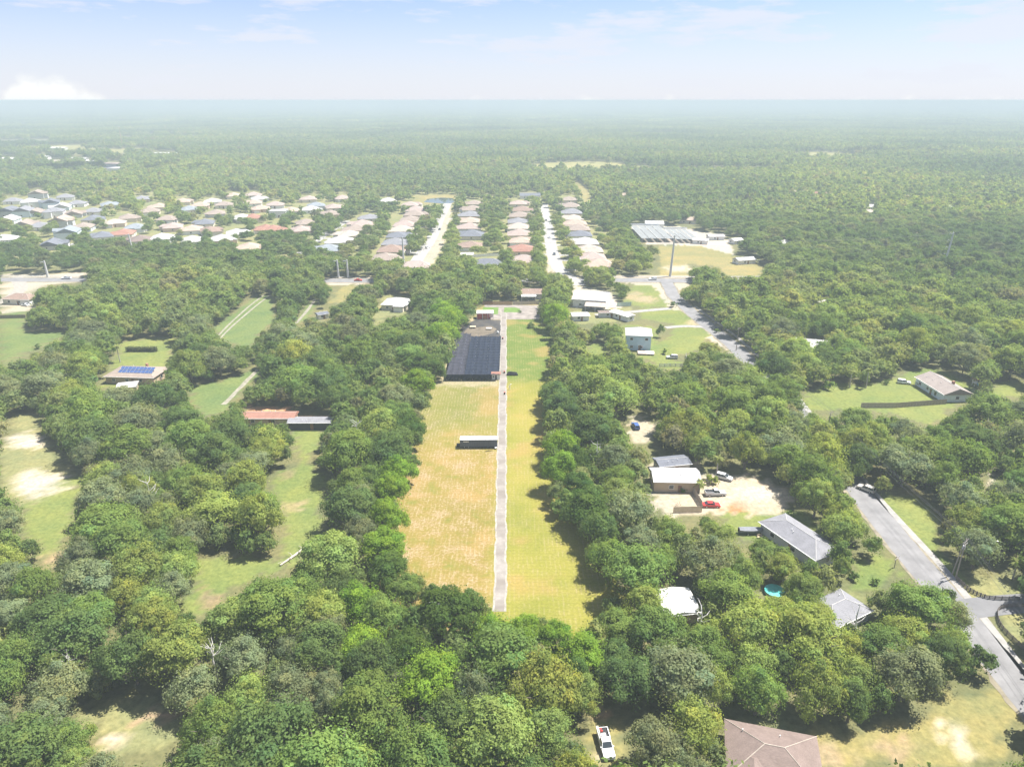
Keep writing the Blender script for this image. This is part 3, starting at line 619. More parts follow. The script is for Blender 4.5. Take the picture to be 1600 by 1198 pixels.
house('dark brown hip roofed house at the bottom of the picture', p.x, p.y - 1.5, -.25, 13.5, 10.5, 2.7, 2.5, 'hip', 'umber', 'pale blue', wing=(-3.2, 5.5, 3.0, 1.9), garage=False, name='bottom_house', ov=.6)
p = P(1010, 670, 2.5)
p = P(1050, 718, 3); house('dark metal roof tucked under the yellow green tree behind the outbuilding', p.x, p.y, .2, 9, 5, 2.5, .9, 'gable', 'slate', 'grey', garage=False, nwin=1, name='dark_roof_shed', cat='shed')

# ------------------------------------------------------------------ inside the lot: red barn, shade house, shed, trailer
p = P(758, 497, 0)
rb = thing('red_barn', 'red walled barn with white flat roof at the far end of the field', 'barn', (p.x, p.y, 0), .03)
MB().box(-3.9, 2.2, -2.05, 2.4, 0, 2.9).build('wall', W_('red'), rb)
MB().prism([(-2.3, 2.95), (2.7, 3.15), (2.7, 3.3), (-2.3, 3.1)], -4.2, 4.2).build('roof', R_('white'), rb)
MB().box(2.25, 4.0, 1.0, 2.4, 0, 2.9).build('end_wall', white, rb)
for sx in (-4.0, -1.3, 1.4, 4.0): MB().box(sx - .1, sx + .1, -2.27, -2.07, 0, 2.95).build('post', white, rb)
MB().box(-1.2, .9, -2.12, -2.05, .02, 2.2).build('door', mat('orange_door', (.50, .20, .10), .7), rb)

cloth = roofmat('shade_cloth_dark', (.012, .018, .034), .8, .35)
cloth2 = roofmat('shade_cloth_worn', (.035, .036, .050), .8, .4)
steel = mat('galvanised', (.45, .46, .48), .45, .1, 2, metal=.7)
a0 = P(697, 585, 2.7); a1 = P(781, 585, 2.7); yb = P(750, 521, 2.7).y; ya = a0.y
x0, x1 = a0.x, a1.x; xs = x0 + (x1 - x0) * .34
sh = thing('shade_house', 'long black shade cloth house beside the drive', 'shade house', (0, 0, 0))
def cloth_mb(xa, xb, ya, yb, nx, ny, seed):
    r = random.Random(seed); vs = []; fs = []
    for j in range(ny + 1):
        for i in range(nx + 1):
            u, v = i / nx, j / ny
            sag = -.28 * abs(math.sin(v * math.pi * ny / 4)) - .18 * abs(math.sin(u * math.pi * nx / 4))
            vs.append((xa + (xb - xa) * u + r.uniform(-.06, .06), ya + (yb - ya) * v + (r.uniform(-1.2, 1.2) if j == ny else 0), 2.75 + sag + r.uniform(-.05, .05)))
    for j in range(ny):
        for i in range(nx): k = j * (nx + 1) + i; fs.append((k, k + 1, k + nx + 2, k + nx + 1))
    return MB().add(vs, fs)
tag(cloth_mb(xs, x1 - .3, ya, yb - 4, 24, 56, 3).build('roof_cloth', cloth, sh), 'black blue shade cloth with sagging bays')
tag(cloth_mb(x0, xs - .15, ya, yb, 12, 56, 4).build('roof_cloth', cloth2, sh), 'worn grey purple shade cloth on the left bay')
nb = 12
post = MB().tube([(0, 0, 0), (0, 0, 2.74)], [.06, .06], 6).mesh('post', steel)
for j in range(nb + 1):
    y = ya + (yb - ya) * j / nb
    for k in range(5):
        obj('post', post, sh, (x0 + .15 + (x1 - x0 - .5) * k / 4, y + .05, 0))
for j in range(nb + 1):
    y = ya + (yb - ya) * j / nb
    MB().tube([(x0, y, 2.82), (x1 - .3, y, 2.82)], [.02, .02], 5).build('cable', MATS['shade_cloth_worn'], sh)
skirt = MB()
for i in range(40):
    u0 = x0 + (x1 - 3.6 - x0) * i / 40; u1 = x0 + (x1 - 3.6 - x0) * (i + 1) / 40
    skirt.quad((u0, ya - .1 + .12 * math.sin(i), 1.0 + .35 * math.sin(i * 1.7)), (u1, ya - .1 + .12 * math.sin(i + 1), 1.0 + .35 * math.sin((i + 1) * 1.7)), (u1, ya - .02, 2.7), (u0, ya - .02, 2.7))
skirt.build('front_skirt', cloth, sh)
# potted stock showing under the front edge
pot_m = mat('nursery_stock', (.06, .085, .04), .9, .4, 2)
stock = MB(); rr = random.Random(8)
for i in range(120):
    cx, cyy = rr.uniform(x0 + .5, x1 - 4.5), ya + rr.uniform(.4, 5); s_ = rr.uniform(.2, .45)
    for k in range(5):
        a = rr.uniform(0, 6.28); stock.quad((cx, cyy, .1), (cx + s_ * math.cos(a), cyy + s_ * math.sin(a), s_), (cx + s_ * .6 * math.cos(a + .8), cyy + s_ * .6 * math.sin(a + .8), s_ * 2.2), (cx + .1 * math.cos(a + 1), cyy, s_ * 1.6))
tag(stock.build('potted_stock', pot_m), 'potted nursery stock under the front of the shade house', 'plants', kind='stuff')
p = P(775, 593, 0)
ps = thing('pump_shed', 'little white shed with red roof at the corner of the shade house', 'shed', (p.x, p.y + 1.2, 0))
MB().box(-1.6, 1.6, -1.2, 1.2, 0, 2.1).build('wall', white, ps)
roof_mb(3.2, 2.4, 2.12, .75, .25, 'gable').build('roof', R_('red'), ps)
MB().box(-.3, .35, -1.26, -1.2, .02, 1.85).build('door', mat('dark_door', (.06, .06, .08), .7), ps)
MB().box(-1.2, -.75, -1.25, -1.2, .9, 1.5).build('window', glass, ps)

p = P(748, 701, 0)
tr = thing('semi_trailer', 'dark grey box trailer with white roof parked across the field', 'trailer', (p.x, p.y + 1.45, 0), .012)
TL, TW, TZ0, TZ1 = 5.75, 1.22, .55, 2.95
side = mat('trailer_side', (.085, .10, .135), .55, .12, .8)
mb = MB().box(-TL, TL, -TW, TW, TZ0, TZ1); mb.build('body', side, tr)
MB().box(-TL - .03, TL + .03, -TW - .03, TW + .03, TZ1 + .004, TZ1 + .09).build('roof', mat('trailer_roof', (.80, .81, .82), .5, .06, .6), tr)
rib = MB().box(-.035, .035, -TW - .035, -TW - .003, TZ0 + .15, TZ1 - .1).mesh('rib', mat('trailer_rib', (.11, .125, .16), .5))
for i in range(21): obj('rib', rib, tr, (-TL + .3 + i * (2 * TL - .6) / 20, 0, 0))
MB().box(-TL, TL, -TW - .05, -TW - .003, TZ0 - .02, TZ0 + .13).build('bottom_rail', mat('rail_dark', (.05, .055, .07), .5), tr)
MB().box(-TL + 1.0, -TL + 2.7, -TW - .06, -TW - .04, TZ1 - .75, TZ1 - .45).build('sign_panel', white, tr)
tyre_m = mat('tyre', (.02, .02, .022), .85, .2, 3); rim_m = mat('rim', (.55, .55, .56), .35, .08, 3, metal=.6)
def wheel_mesh(r, w):
    n = 18; mb = MB(); prof = [(r * .55, -w / 2), (r * .93, -w / 2), (r, -w * .32), (r, w * .32), (r * .93, w / 2), (r * .55, w / 2)]
    vs = [(x, rr_ * math.cos(k * 2 * math.pi / n), rr_ * math.sin(k * 2 * math.pi / n)) for k in range(n) for rr_, x in prof]
    m_ = len(prof); fs = [(k * m_ + i, k * m_ + (i + 1) % m_, ((k + 1) % n) * m_ + (i + 1) % m_, ((k + 1) % n) * m_ + i) for k in range(n) for i in range(m_)]
    return mb.add(vs, fs).mesh('wheel', tyre_m)
def rim_mesh(r, w): return MB().tube([(-w * .42, 0, 0), (w * .42, 0, 0)], [r * .56, r * .56], 14).mesh('rim', rim_m)
wm_, rm_ = wheel_mesh(.40, .24), rim_mesh(.40, .24)
for ax in (-TL + 1.3, -TL + 2.55):
    for sy in (-TW + .2, TW - .2):
        o = obj('wheel', wm_, tr, (ax, sy, .40), math.pi / 2); obj('rim', rm_, o)
for sy in (-.75, .75): MB().box(TL - 3.0, TL - 2.85, sy - .08, sy + .08, .02, TZ0).build('landing_leg', steel, tr)
MB().box(-TL - .06, -TL - .003, -TW + .05, TW - .05, TZ0 + .05, TZ1 - .08).build('rear_door', mat('trailer_door', (.16, .17, .19), .5), tr)
p = P(720, 698, 0)
bx = thing('dark_box', 'black box on the grass at the left end of the trailer', 'box', (p.x - .6, p.y + .4, 0))  # plain black box set on the dark spot beside the trailer
MB().box(-.7, .7, -.4, .4, 0, .8).build('body', mat('black_steel', (.02, .02, .022), .5), bx); MB().box(-.73, .73, -.43, .43, .804, .87).build('lid', MATS['black_steel'], bx)
# spare wheel and drawbar junk at the right end of the trailer
p = P(774, 700, 0)
bk = thing('hand_cart', 'small cart with pale wheel at the right end of the trailer', 'cart', (p.x, p.y - .2, 0), .5)
for sx in (-.45, .45):
    o = obj('wheel', wheel_mesh(.33, .16), bk, (sx, 0, .33)); obj('rim', rim_mesh(.36, .2), o)
MB().box(-.35, .35, -.6, .6, .42, .5).build('bed', white, bk); MB().tube([(0, -.6, .46), (0, -1.7, .3)], [.04, .04], 6).build('handle', MATS['black_steel'], bk)
p = P(764, 705, 0)
gb = thing('fallen_branch', 'dark crooked branch lying on the grass below the trailer', 'branch', (p.x, p.y, 0.05))
MB().tube([(-1.1, -.3, .05), (-.2, .1, .15), (.5, -.05, .12), (1.1, .35, .2)], [.09, .08, .06, .03], 6).build('stem', mat('dark_bark', (.05, .04, .03), .9), gb)
MB().tube([(-.2, .1, .15), (.1, .6, .3), (.15, 1.0, .35)], [.05, .04, .02], 5).build('twig', MATS['dark_bark'], gb)

def box_thing(name, label, cat, px, py, parts, rz=0, group=None):
    p = P(px, py); t = thing(name, label, cat, (p.x, p.y, 0), rz, group)
    for nm, b6, m in parts: MB().box(*b6).build(nm, m, t)
    return t
# things in the yard behind the shade house
wood = mat('weathered_wood', (.30, .22, .15), .85, .25, 2, stretch=(1, 1, 3)); tanw = mat('tan_board', (.50, .40, .28), .8, .15, 2)
def table(label, px, py, m, w, d):
    p = P(px, py); t = thing('work_table', label, 'table', (p.x, p.y, 0), 0, 'tables behind the shade house')
    MB().box(-w, w, -d, d, .75, .82).build('top', m, t)
    for sx in (-1, 1):
        for sy in (-1, 1): MB().box(sx * (w - .1) - .05, sx * (w - .1) + .05, sy * (d - .1) - .05, sy * (d - .1) + .05, 0, .748).build('leg', wood, t)
table('tan work table on the bare earth near the tree shade', 739, 512.5, tanw, 1.4, 1.0)
table('white work table on the matting behind the shade house', 764, 515, white, 1.3, .7)
p = P(778, 521); b1 = thing('plastic_barrel', 'white plastic barrel at the back corner of the shade house', 'barrel', (p.x, p.y, 0))
MB().tube([(0, 0, 0), (0, 0, .1), (0, 0, .5), (0, 0, .95), (0, 0, 1.05)], [.36, .42, .45, .42, .34], 14).build('body', white, b1); MB().tube([(.15, 0, 1.05), (.15, 0, 1.12)], [.07, .07], 8).build('cap', MATS['black_steel'], b1)
def plant_pot(label, px, py):
    p = P(px, py); t = thing('drum', label, 'drum', (p.x, p.y, 0.04), 0, 'dark drums beside the drive')
    MB().tube([(0, 0, 0), (0, 0, .8)], [.3, .32], 12).build('body', MATS['black_steel'], t); MB().tube([(0, 0, .8), (0, 0, .86)], [.35, .35], 12).build('rim', mat('red_lid', (.35, .08, .05), .6), t)
for i, (a, b_) in enumerate([('far', (785.5, 530)), ('middle', (788, 583)), ('near', (788.5, 616))]): plant_pot('dark drum at the edge of the drive, %s one of three' % a, *b_)
# rolled black cloth east of the drive
p = P(800, 586.5); rl = thing('cloth_roll', 'heap of rolled black shade cloth lying right of the drive', 'cloth roll', (p.x, p.y, 0))
for k, (yy, zz, ln) in enumerate([(0, .42, 2.1), (.75, .4, 1.9), (.38, 1.0, 1.7)]):
    MB().tube([(-ln, yy, zz), (-ln * .4, yy + .1, zz + .05), (ln * .3, yy - .08, zz), (ln * 1.1, yy, zz - .08)], [.4, .44, .42, .34], 12).build('roll', mat('black_cloth', (.015, .015, .018), .8, .3, 3), rl)
# standpipe with white wrap
p = P(796.5, 609); sp_ = thing('stand_pipe', 'white irrigation standpipe in the grass right of the drive', 'pipe', (p.x, p.y, 0))
MB().tube([(0, 0, 0), (0, 0, 2.0)], [.12, .12], 8).build('riser', white, sp_); MB().tube([(0, 0, 1.9), (.35, .1, 2.25), (.7, .2, 2.1)], [.1, .1, .08], 8).build('spout', white, sp_); MB().tube([(-.1, 0, 1.2), (-.6, 0, 1.3)], [.08, .06], 8).build('valve', white, sp_)

# ------------------------------------------------------------------ fences
def fence(name, label, pts, h=1.8, m=None, px=True, panel=2.4, plank=.15, gap=.012, rail=True, group=None, cat='fence', style='board'):
    q = [P(*p).to_2d() for p in pts] if px else [Vector(p) for p in pts]
    t = thing(name, label, cat, (q[0].x, q[0].y, 0), 0, group)
    o0 = q[0]
    pm = cached((name, h, m.name, 'post'), lambda: MB().box(-.06, .06, -.06, .06, 0, h + .08).mesh('post', m))
    def mk(L):
        mb = MB(); n = max(1, int(L / plank)); r = random.Random(n)
        for i in range(n):
            a = -L / 2 + L * i / n; hh = h + r.uniform(-.03, .03) - (0 if style == 'board' else .05)
            mb.box(a + gap, a + L / n - gap, .02, .045, .04, hh)
        if rail:
            for z in (.35, h - .35): mb.box(-L / 2, L / 2, .047, .09, z, z + .09)
        return mb.mesh('panel', m)
    for a, b2 in zip(q, q[1:]):
        d = b2 - a; n = max(1, round(d.length / panel)); L = d.length / n; ang = math.atan2(d.y, d.x)
        me_ = cached((name, h, m.name, round(L, 1), plank), lambda: mk(round(L, 1)))
        for i in range(n):
            c0 = a.lerp(b2, (i + .5) / n) - o0; obj('panel', me_, t, (c0.x, c0.y, 0), ang)
            c1 = a.lerp(b2, i / n) - o0; obj('post', pm, t, (c1.x, c1.y, 0), ang)
    c1 = q[-1] - o0; obj('post', pm, t, (c1.x, c1.y, 0))
    return t
cedar = mat('cedar_board', (.28, .16, .10), .85, .3, 1.2, stretch=(3, 3, .6)); grayw = mat('grey_board', (.34, .29, .25), .85, .25, 1.2, stretch=(3, 3, .6)); vinyl = mat('white_vinyl', (.78, .78, .77), .5, .04, 1)
darkw = mat('dark_board', (.17, .145, .13), .85, .25, 1.5)
fence('privacy_fence', 'red brown board fence along the back of the forecourt', [(754, 476.5), (800, 476.5)], 2.0, cedar)
fence('board_fence', 'grey board fence behind the forecourt, right half', [(801, 476.5), (842, 475.5)], 2.0, grayw)
fence('board_fence', 'long grey board fence across the right lawn', [(1345, 637), (1400, 637), (1478, 631)], 1.9, grayw)
fence('board_fence', 'grey board fence running down from the outbuilding', [(1078, 762), (1087, 778), (1096, 792)], 1.9, grayw)
fence('board_fence', 'tan board fence closing the near side of the sandy yard', [(1052, 801), (1096, 800)], 1.8, tanw)
fence('green_fence', 'pale green metal fence before the white metal hall', [(952, 480), (986, 478)], 2.2, mat('green_sheet', (.42, .55, .50), .6))
fence('vinyl_fence', 'long white vinyl fence behind the dark grey hip roof', [(736, 402), (800, 399)], 1.9, vinyl)
def arc(pts, n=5):
    out = []
    for i in range(len(pts) - 1):
        for k in range(n):
            t = k / n; p0 = pts[max(i - 1, 0)]; p1 = pts[i]; p2 = pts[i + 1]; p3 = pts[min(i + 2, len(pts) - 1)]
            out.append(tuple(.5 * (2 * b + (c - a) * t + (2 * a - 5 * b + 4 * c - d) * t * t + (3 * b - a - 3 * c + d) * t ** 3) for a, b, c, d in zip(p0, p1, p2, p3)))
    return out + [pts[-1]]
fence('picket_fence', 'dark curved picket fence above the branching drive', arc([(1494, 906), (1515, 924), (1545, 936), (1592, 938)]), 1.05, darkw, panel=1.6, plank=.22, gap=.05)
fence('picket_fence', 'dark curved picket fence below the branching drive', arc([(1600, 948), (1568, 950), (1557, 960), (1566, 984), (1604, 1020)]), 1.05, darkw, panel=1.6, plank=.22, gap=.05)
fence('board_fence', 'dark board fence along the left meadow by the main road', [(0, 498), (40, 497)], 1.8, darkw)
fence('wire_fence', 'pale rail fence round the deck of the blue house', [(1030, 573), (1072, 573), (1072, 556)], 1.4, mat('pale_rail', (.55, .55, .56), .6), plank=.4, gap=.12)

# log and brush at the left lawn
p = P(468, 862)
lg = thing('felled_log', 'long pale felled log lying across the left lawn', 'log', (p.x, p.y, 0))
a, b_ = P(438, 884) - p, P(500, 841) - p
MB().tube([a + Vector((0, 0, .25)), a.lerp(b_, .35) + Vector((.2, 0, .35)), a.lerp(b_, .7) + Vector((-.1, 0, .3)), b_ + Vector((0, 0, .3))], [.2, .3, .33, .36], 10).build('trunk', mat('dead_wood', (.40, .36, .31), .9, .2, 2), lg)
for t_, dx, dy in ((.1, -.8, -1.2), (.22, .9, -1.0), (.3, -1.0, .6), (.45, .7, -1.1), (.55, -.8, .5)):
    c0 = a.lerp(b_, t_) + Vector((0, 0, .35)); MB().tube([c0, c0 + Vector((dx * .6, dy * .6, .5)), c0 + Vector((dx * 1.3, dy * 1.2, .6))], [.1, .07, .03], 5).build('branch', MATS['dead_wood'], lg)

# nursery frames at the back right: long white gutters over grey netting bays
def frame_house(label, px0, px1, py0, py1):
    a, b_ = P(px0, py1, 0), P(px1, py0, 0); t = thing('net_frame', label, 'shade frame', (a.x, a.y, 0), 0, 'netted nursery frames')
    w_, d_ = P(px1, py1).x - a.x, b_.y - a.y
    nb_ = 4; netm = mat('grey_net', (.19, .20, .20), .8, .2, .3)
    for i in range(nb_):
        xa, xb = w_ * i / nb_, w_ * (i + 1) / nb_
        MB().prism([(0, 3.0), (d_, 3.0), (d_, 3.05), (0, 3.05)], xa + .6, xb - .6).build('net', netm, t)
        MB().box(xa - .2, xa + .2, 0, d_, 3.05, 3.25).build('gutter', mat('gutter_grey', (.42, .43, .43), .6), t)
    MB().box(w_ - .2, w_ + .2, 0, d_, 3.05, 3.25).build('gutter', MATS['gutter_grey'], t)
    MB().box(-1, w_ + 1, d_ + .01, d_ + .4, 3.3, 4.4).build('end_beam', white, t)
    for i in range(nb_ + 1):
        for y in (0.1, d_ / 2, d_ - .1): MB().tube([(w_ * i / nb_, y, 0), (w_ * i / nb_, y, 3.05)], [.12, .12], 6).build('post', steel, t)
frame_house('netted nursery frame with white gutters above the yellow field, left one', 1003, 1052, 358, 379)
frame_house('netted nursery frame with white gutters above the yellow field, right one', 1056, 1092, 364, 380)
for px, py, w, rc, lb in [(1118,368,12,'light','white walled pump house right of the nursery frames'),(1095,374,11,'light','pale gabled shed just right of the nursery frames'),(1163,404,13,'light','pale tin shed at the right edge of the yellow field'),(1150,374,8,'white','small white hut right of the pump house')]:
    p = P(px, py, 3); house(lb, p.x, p.y, random.uniform(-.4, .4), w, 7, 2.6, 1.4, 'gable', rc, 'white', garage=False, nwin=1, name='nursery_shed', cat='shed')

# ------------------------------------------------------------------ vehicles
def paint(name, col): return mat('paint_' + name, col, .28, .04, 1, spec=.5)
def vehicle(label, kind, px, py, rz, pm, name, cat, cargo=False, z=0.0, group=None):
    """front faces +y in its own frame; rz turns it"""
    p = P(px, py, z); t = thing(name, label, cat, (p.x, p.y, z), rz, group)
    if kind == 'pickup':
        L, w, r = 2.85, .98, .39
        body = [(-L, .45), (-L, 1.05), (-.62, 1.08), (-.62, 1.1), (1.2, 1.1), (L - .1, .98), (L, .8), (L, .42)]
        cab = ((-.6, 1.1), (-.42, 1.83), (.55, 1.83), (1.25, 1.1)); axles = (-1.75, 1.8)
    elif kind == 'suv':
        L, w, r = 2.35, .93, .36
        body = [(-L, .4), (-L, 1.0), (1.0, 1.02), (L - .1, .9), (L, .7), (L, .38)]
        cab = ((-L + .05, 1.0), (-2.05, 1.68), (.25, 1.68), (1.1, 1.02)); axles = (-1.35, 1.4)
    else:
        L, w, r = 2.3, .89, .33
        body = [(-L, .36), (-L, .86), (-1.5, .92), (.95, .9), (L - .15, .74), (L, .58), (L, .34)]
        cab = ((-1.75, .92), (-1.0, 1.42), (.2, 1.42), (1.05, .9)); axles = (-1.4, 1.42)
    bm = bmesh.new(); me_ = cached((kind, 'body', pm.name), lambda: None)
    mb = MB(); n = len(body)
    for sgn, ww in ((-1, w), (1, w)): pass
    rings = [(-w, 0), (-w + .07, .0), (w - .07, 0), (w, 0)]
    vs = []
    for x, _ in rings:
        k = .94 if abs(x) == w else 1.0
        vs += [(x, y * (1 if abs(y) < L * .9 else k), z_ if z_ < .6 else (z_ - .05 if abs(x) == w else z_)) for y, z_ in body]
    fs = [tuple(range(n))[::-1], tuple(range(3 * n, 4 * n))] + [(a * n + i, a * n + (i + 1) % n, (a + 1) * n + (i + 1) % n, (a + 1) * n + i) for a in range(3) for i in range(n)]
    mb.add(vs, fs).build('body', pm, t)
    (y0, z0), (y1, z1), (y2, z2), (y3, z3) = cab; ti = .16
    cb = MB(); lo, hi = w - .06, w - .06 - ti
    cb.add([(-lo, y0, z0 - .02), (lo, y0, z0 - .02), (lo, y3, z3 - .02), (-lo, y3, z3 - .02), (-hi, y1, z1), (hi, y1, z1), (hi, y2, z2), (-hi, y2, z2)], [(4, 5, 6, 7), (0, 1, 5, 4), (1, 2, 6, 5), (2, 3, 7, 6), (3, 0, 4, 7)]); cb.build('cabin', pm, t)
    def pane_(nm, A, B, C, D, off, ins=.12):
        c = (Vector(A) + Vector(B) + Vector(C) + Vector(D)) / 4; q = [Vector(v).lerp(c, ins) + Vector(off) for v in (A, B, C, D)]
        MB().add(q + [v - Vector(off) * 1.4 for v in q], [(0, 1, 2, 3), (0, 4, 5, 1), (1, 5, 6, 2), (2, 6, 7, 3), (3, 7, 4, 0)]).build(nm, glass, t)
    pane_('windscreen', (-lo, y3, z3), (lo, y3, z3), (hi, y2, z2), (-hi, y2, z2), (0, .012, .012), .1)
    pane_('rear_window', (-lo, y0, z0), (lo, y0, z0), (hi, y1, z1), (-hi, y1, z1), (0, -.012, .008), .14)
    for s in (-1, 1):
        ym0, ym1 = (y0 + y3) / 2, (y1 + y2) / 2
        pane_('side_window', (s * lo, y0, z0), (s * lo, ym0, (z0 + z3) / 2), (s * hi, ym1, z1), (s * hi, y1, z1), (s * .012, 0, .004), .1)
        pane_('side_window', (s * lo, ym0, (z0 + z3) / 2), (s * lo, y3, z3), (s * hi, y2, z2), (s * hi, ym1, z1), (s * .012, 0, .004), .1)
        MB().box(s * .6 - .17, s * .6 + .17, L - .06, L + .02, .62, .78).build('headlight', mat('lamp_glass', (.8, .8, .78), .2), t)
        MB().box(s * (w - .12) - .08, s * (w - .12) + .08, -L - .02, -L + .04, .68, .9).build('tail_light', mat('lamp_red', (.4, .03, .02), .3), t)
        MB().box(s * (w + .08) - .08, s * (w + .08) + .08, y3 - .3, y3 - .12, z3, z3 + .16).build('mirror', pm, t)
    wmx = cached((kind, 'wheel'), lambda: wheel_mesh(r, .24)); rmx = cached((kind, 'rim'), lambda: rim_mesh(r, .25))
    for ay in axles:
        for s in (-1, 1): o = obj('wheel', wmx, t, (s * (w - .1), ay, r)); obj('rim', rmx, o)
    MB().box(-w + .1, w - .1, L - .02, L + .08, .36, .55).build('bumper', mat('bumper_grey', (.25, .25, .26), .5), t)
    if kind == 'pickup':
        MB().box(-w + .12, w - .12, -L + .1, -.7, 1.084, 1.092).build('bed_floor', mat('bed_liner', (.03, .03, .033), .8), t)
        for s in (-1, 1): MB().box(s * (w - .07) - .06, s * (w - .07) + .06, -L + .02, -.64, 1.03, 1.34).build('bed_side', pm, t)
        MB().box(-w + .14, w - .14, -L + .0, -L + .08, 1.03, 1.32).build('tailgate', pm, t)
    bm.free()
    pp, qq, dd = project(p.x, p.y, .8); hw = 2.3 * F / dd; clear_px(pp - hw, qq - hw * .6, pp + hw, qq + hw * .5)
    return t
silver = paint('silver', (.52, .53, .54)); wpaint = paint('white', (.78, .79, .80)); redp = paint('red', (.48, .035, .03)); bluep = paint('blue', (.05, .10, .28)); darkp = paint('dark', (.04, .045, .055)); tanp = paint('champagne', (.50, .47, .42))
pk = vehicle('white pickup truck with a loaded bed facing the camera at the bottom', 'pickup', 946, 1166, math.pi + .12, wpaint, 'pickup_truck', 'truck')
M0 = Matrix.Rotation(math.pi + .12, 4, 'Z')
def cargo(nm, label, cat, dx, dy, mk):
    v = M0 @ Vector((dx, dy, 0)); t = thing(nm, label, cat, (pk.location.x + v.x, pk.location.y + v.y, 1.10), math.pi + .12); mk(t); return t
cargo('cargo_crate', 'grey crate in the bed of the bottom pickup, behind the cab', 'crate', .1, -1.1, lambda t: (MB().box(-.35, .35, -.3, .3, 0, .42).build('body', mat('crate_grey', (.45, .46, .48), .7), t), MB().box(-.37, .37, -.32, .32, .424, .47).build('lid', mat('crate_lid', (.6, .6, .6), .6), t)))
cargo('fuel_can', 'red fuel can in the bed of the bottom pickup', 'can', .25, -2.0, lambda t: (MB().box(-.2, .2, -.14, .14, 0, .36).build('body', mat('can_red', (.5, .05, .04), .5), t), MB().tube([(0, 0, .36), (.12, 0, .48)], [.05, .04], 8).build('spout', MATS['can_red'], t), MB().box(-.16, .08, -.025, .025, .40, .44).build('handle', MATS['can_red'], t)))
cargo('bucket', 'white bucket in the bed of the bottom pickup', 'bucket', .3, -2.45, lambda t: (MB().tube([(0, 0, 0), (0, 0, .36)], [.14, .17], 12).build('body', white, t), MB().tube([(0, 0, .36), (0, 0, .39)], [.185, .185], 12).build('lid', MATS['can_red'], t)))
v = M0 @ Vector((.78, -1.5, 0))
ld = thing('ladder', 'long white ladder along the side of the bottom pickup bed', 'ladder', (pk.location.x + v.x, pk.location.y + v.y, 1.36), math.pi + .12)
for sx in (-.15, .15): MB().box(sx - .03, sx + .03, -1.6, 1.0, 0, .09).build('rail', white, ld)
for k in range(9): MB().box(-.12, .12, -1.45 + k * .28, -1.41 + k * .28, .02, .06).build('rung', white, ld)
vehicle('silver pickup truck on the sand beside the red car', 'pickup', 1117, 773, -math.pi / 2 + .05, silver, 'pickup_truck', 'truck')
vehicle('red low car parked beside the silver pickup', 'car', 1111, 791, -math.pi / 2, redp, 'red_car', 'car')
vehicle('silver grey wagon parked by the bright bush above the pickup', 'suv', 1131, 748, -math.pi / 2 - .55, silver, 'wagon', 'car')
vehicle('dark blue car in the shade right of the tree row', 'suv', 993, 668, .1, bluep, 'blue_car', 'car')
vehicle('white wagon beside the long brown roofed house', 'suv', 1412, 599, -math.pi / 2 - .3, wpaint, 'white_wagon', 'car')
vehicle('pale van beside the deck of the blue house', 'suv', 1050, 560, math.pi / 2 - .1, silver, 'parked_van', 'van')
vehicle('white truck on the main road near the left edge', 'pickup', 104, 436, math.pi / 2, wpaint, 'white_truck', 'truck')
vehicle('white car parked among trees before the left neighbourhood', 'suv', 113, 384, .8, wpaint, 'white_car', 'car')
vehicle('dark car parked on the left street', 'car', 687, 359, 0, darkp, 'dark_car', 'car')
vehicle('dark car parked behind the fence at the back of the lot', 'car', 830, 470, math.pi / 2, darkp, 'dark_car', 'car')
vehicle('pale car standing on the side road under the big oak', 'suv', 1353, 766, .7, tanp, 'pale_car', 'car')
vehicle('silver car under the lean-to of the white metal hall', 'suv', 912, 480, .2, silver, 'silver_car', 'car')
for i, (px, py, rz_, pm_, lb) in enumerate([(858, 372, .05, wpaint, 'white car parked halfway along the right street'), (853, 345, .05, silver, 'silver car far along the right street'), (866, 398, 3.1, darkp, 'dark car near the foot of the right street'), (668, 388, -.4, wpaint, 'white car near the foot of the left street'), (694, 335, -.2, tanp, 'pale car at the far end of the left street'),
        (1020, 437.5, 1.57, wpaint, 'white car on the main road right of the lot'), (560, 439, -1.57, redp, 'red car on the main road left of the lot'), (1120, 516, .75, darkp, 'dark car driving on the upper side road'), (40, 478, 1.2, wpaint, 'white car beside the roadside house at the left edge'), (20, 471, .4, silver, 'silver car on the pale drive at the left edge')]):
    vehicle(lb, 'suv' if i % 2 else 'car', px, py, rz_, pm_, 'parked_car', 'car')
# covered boat on trailer in the right yard
p = P(1174, 833)
bt = thing('covered_boat', 'grey boat on a trailer in the right yard', 'boat', (p.x, p.y, 0), .02)
st = [(-3.2, .75, .95), (-2.0, .95, .9), (0, 1.0, .85), (1.8, .8, .9), (2.8, .4, 1.05), (3.3, .03, 1.2)]
vs, fs = [], []
for x, hw, zt in st: vs += [(x, -hw, zt + .45), (x, -hw * .75, zt - .2), (x, 0, zt - .4), (x, hw * .75, zt - .2), (x, hw, zt + .45)]
for i in range(len(st) - 1):
    for k in range(4): fs.append((i * 5 + k, (i + 1) * 5 + k, (i + 1) * 5 + k + 1, i * 5 + k + 1))
fs.append((0, 1, 2, 3, 4)); MB().add(vs, fs).build('hull', mat('boat_hull', (.22, .23, .25), .5), bt)
vs = []; fs = []
for x, hw, zt in st: vs += [(x, -hw, zt + .46), (x, 0, zt + .68), (x, hw, zt + .46)]
for i in range(len(st) - 1): fs += [(i * 3, i * 3 + 1, i * 3 + 4, i * 3 + 3), (i * 3 + 1, i * 3 + 2, i * 3 + 5, i * 3 + 4)]
MB().add(vs, fs).build('cover', mat('boat_cover', (.17, .18, .20), .8), bt)
MB().box(-3.45, -3.2, -.25, .25, .6, 1.7).build('outboard_motor', MATS['black_steel'], bt)
MB().box(-2.6, 4.2, -.08, .08, .38, .46).build('trailer_beam', steel, bt)
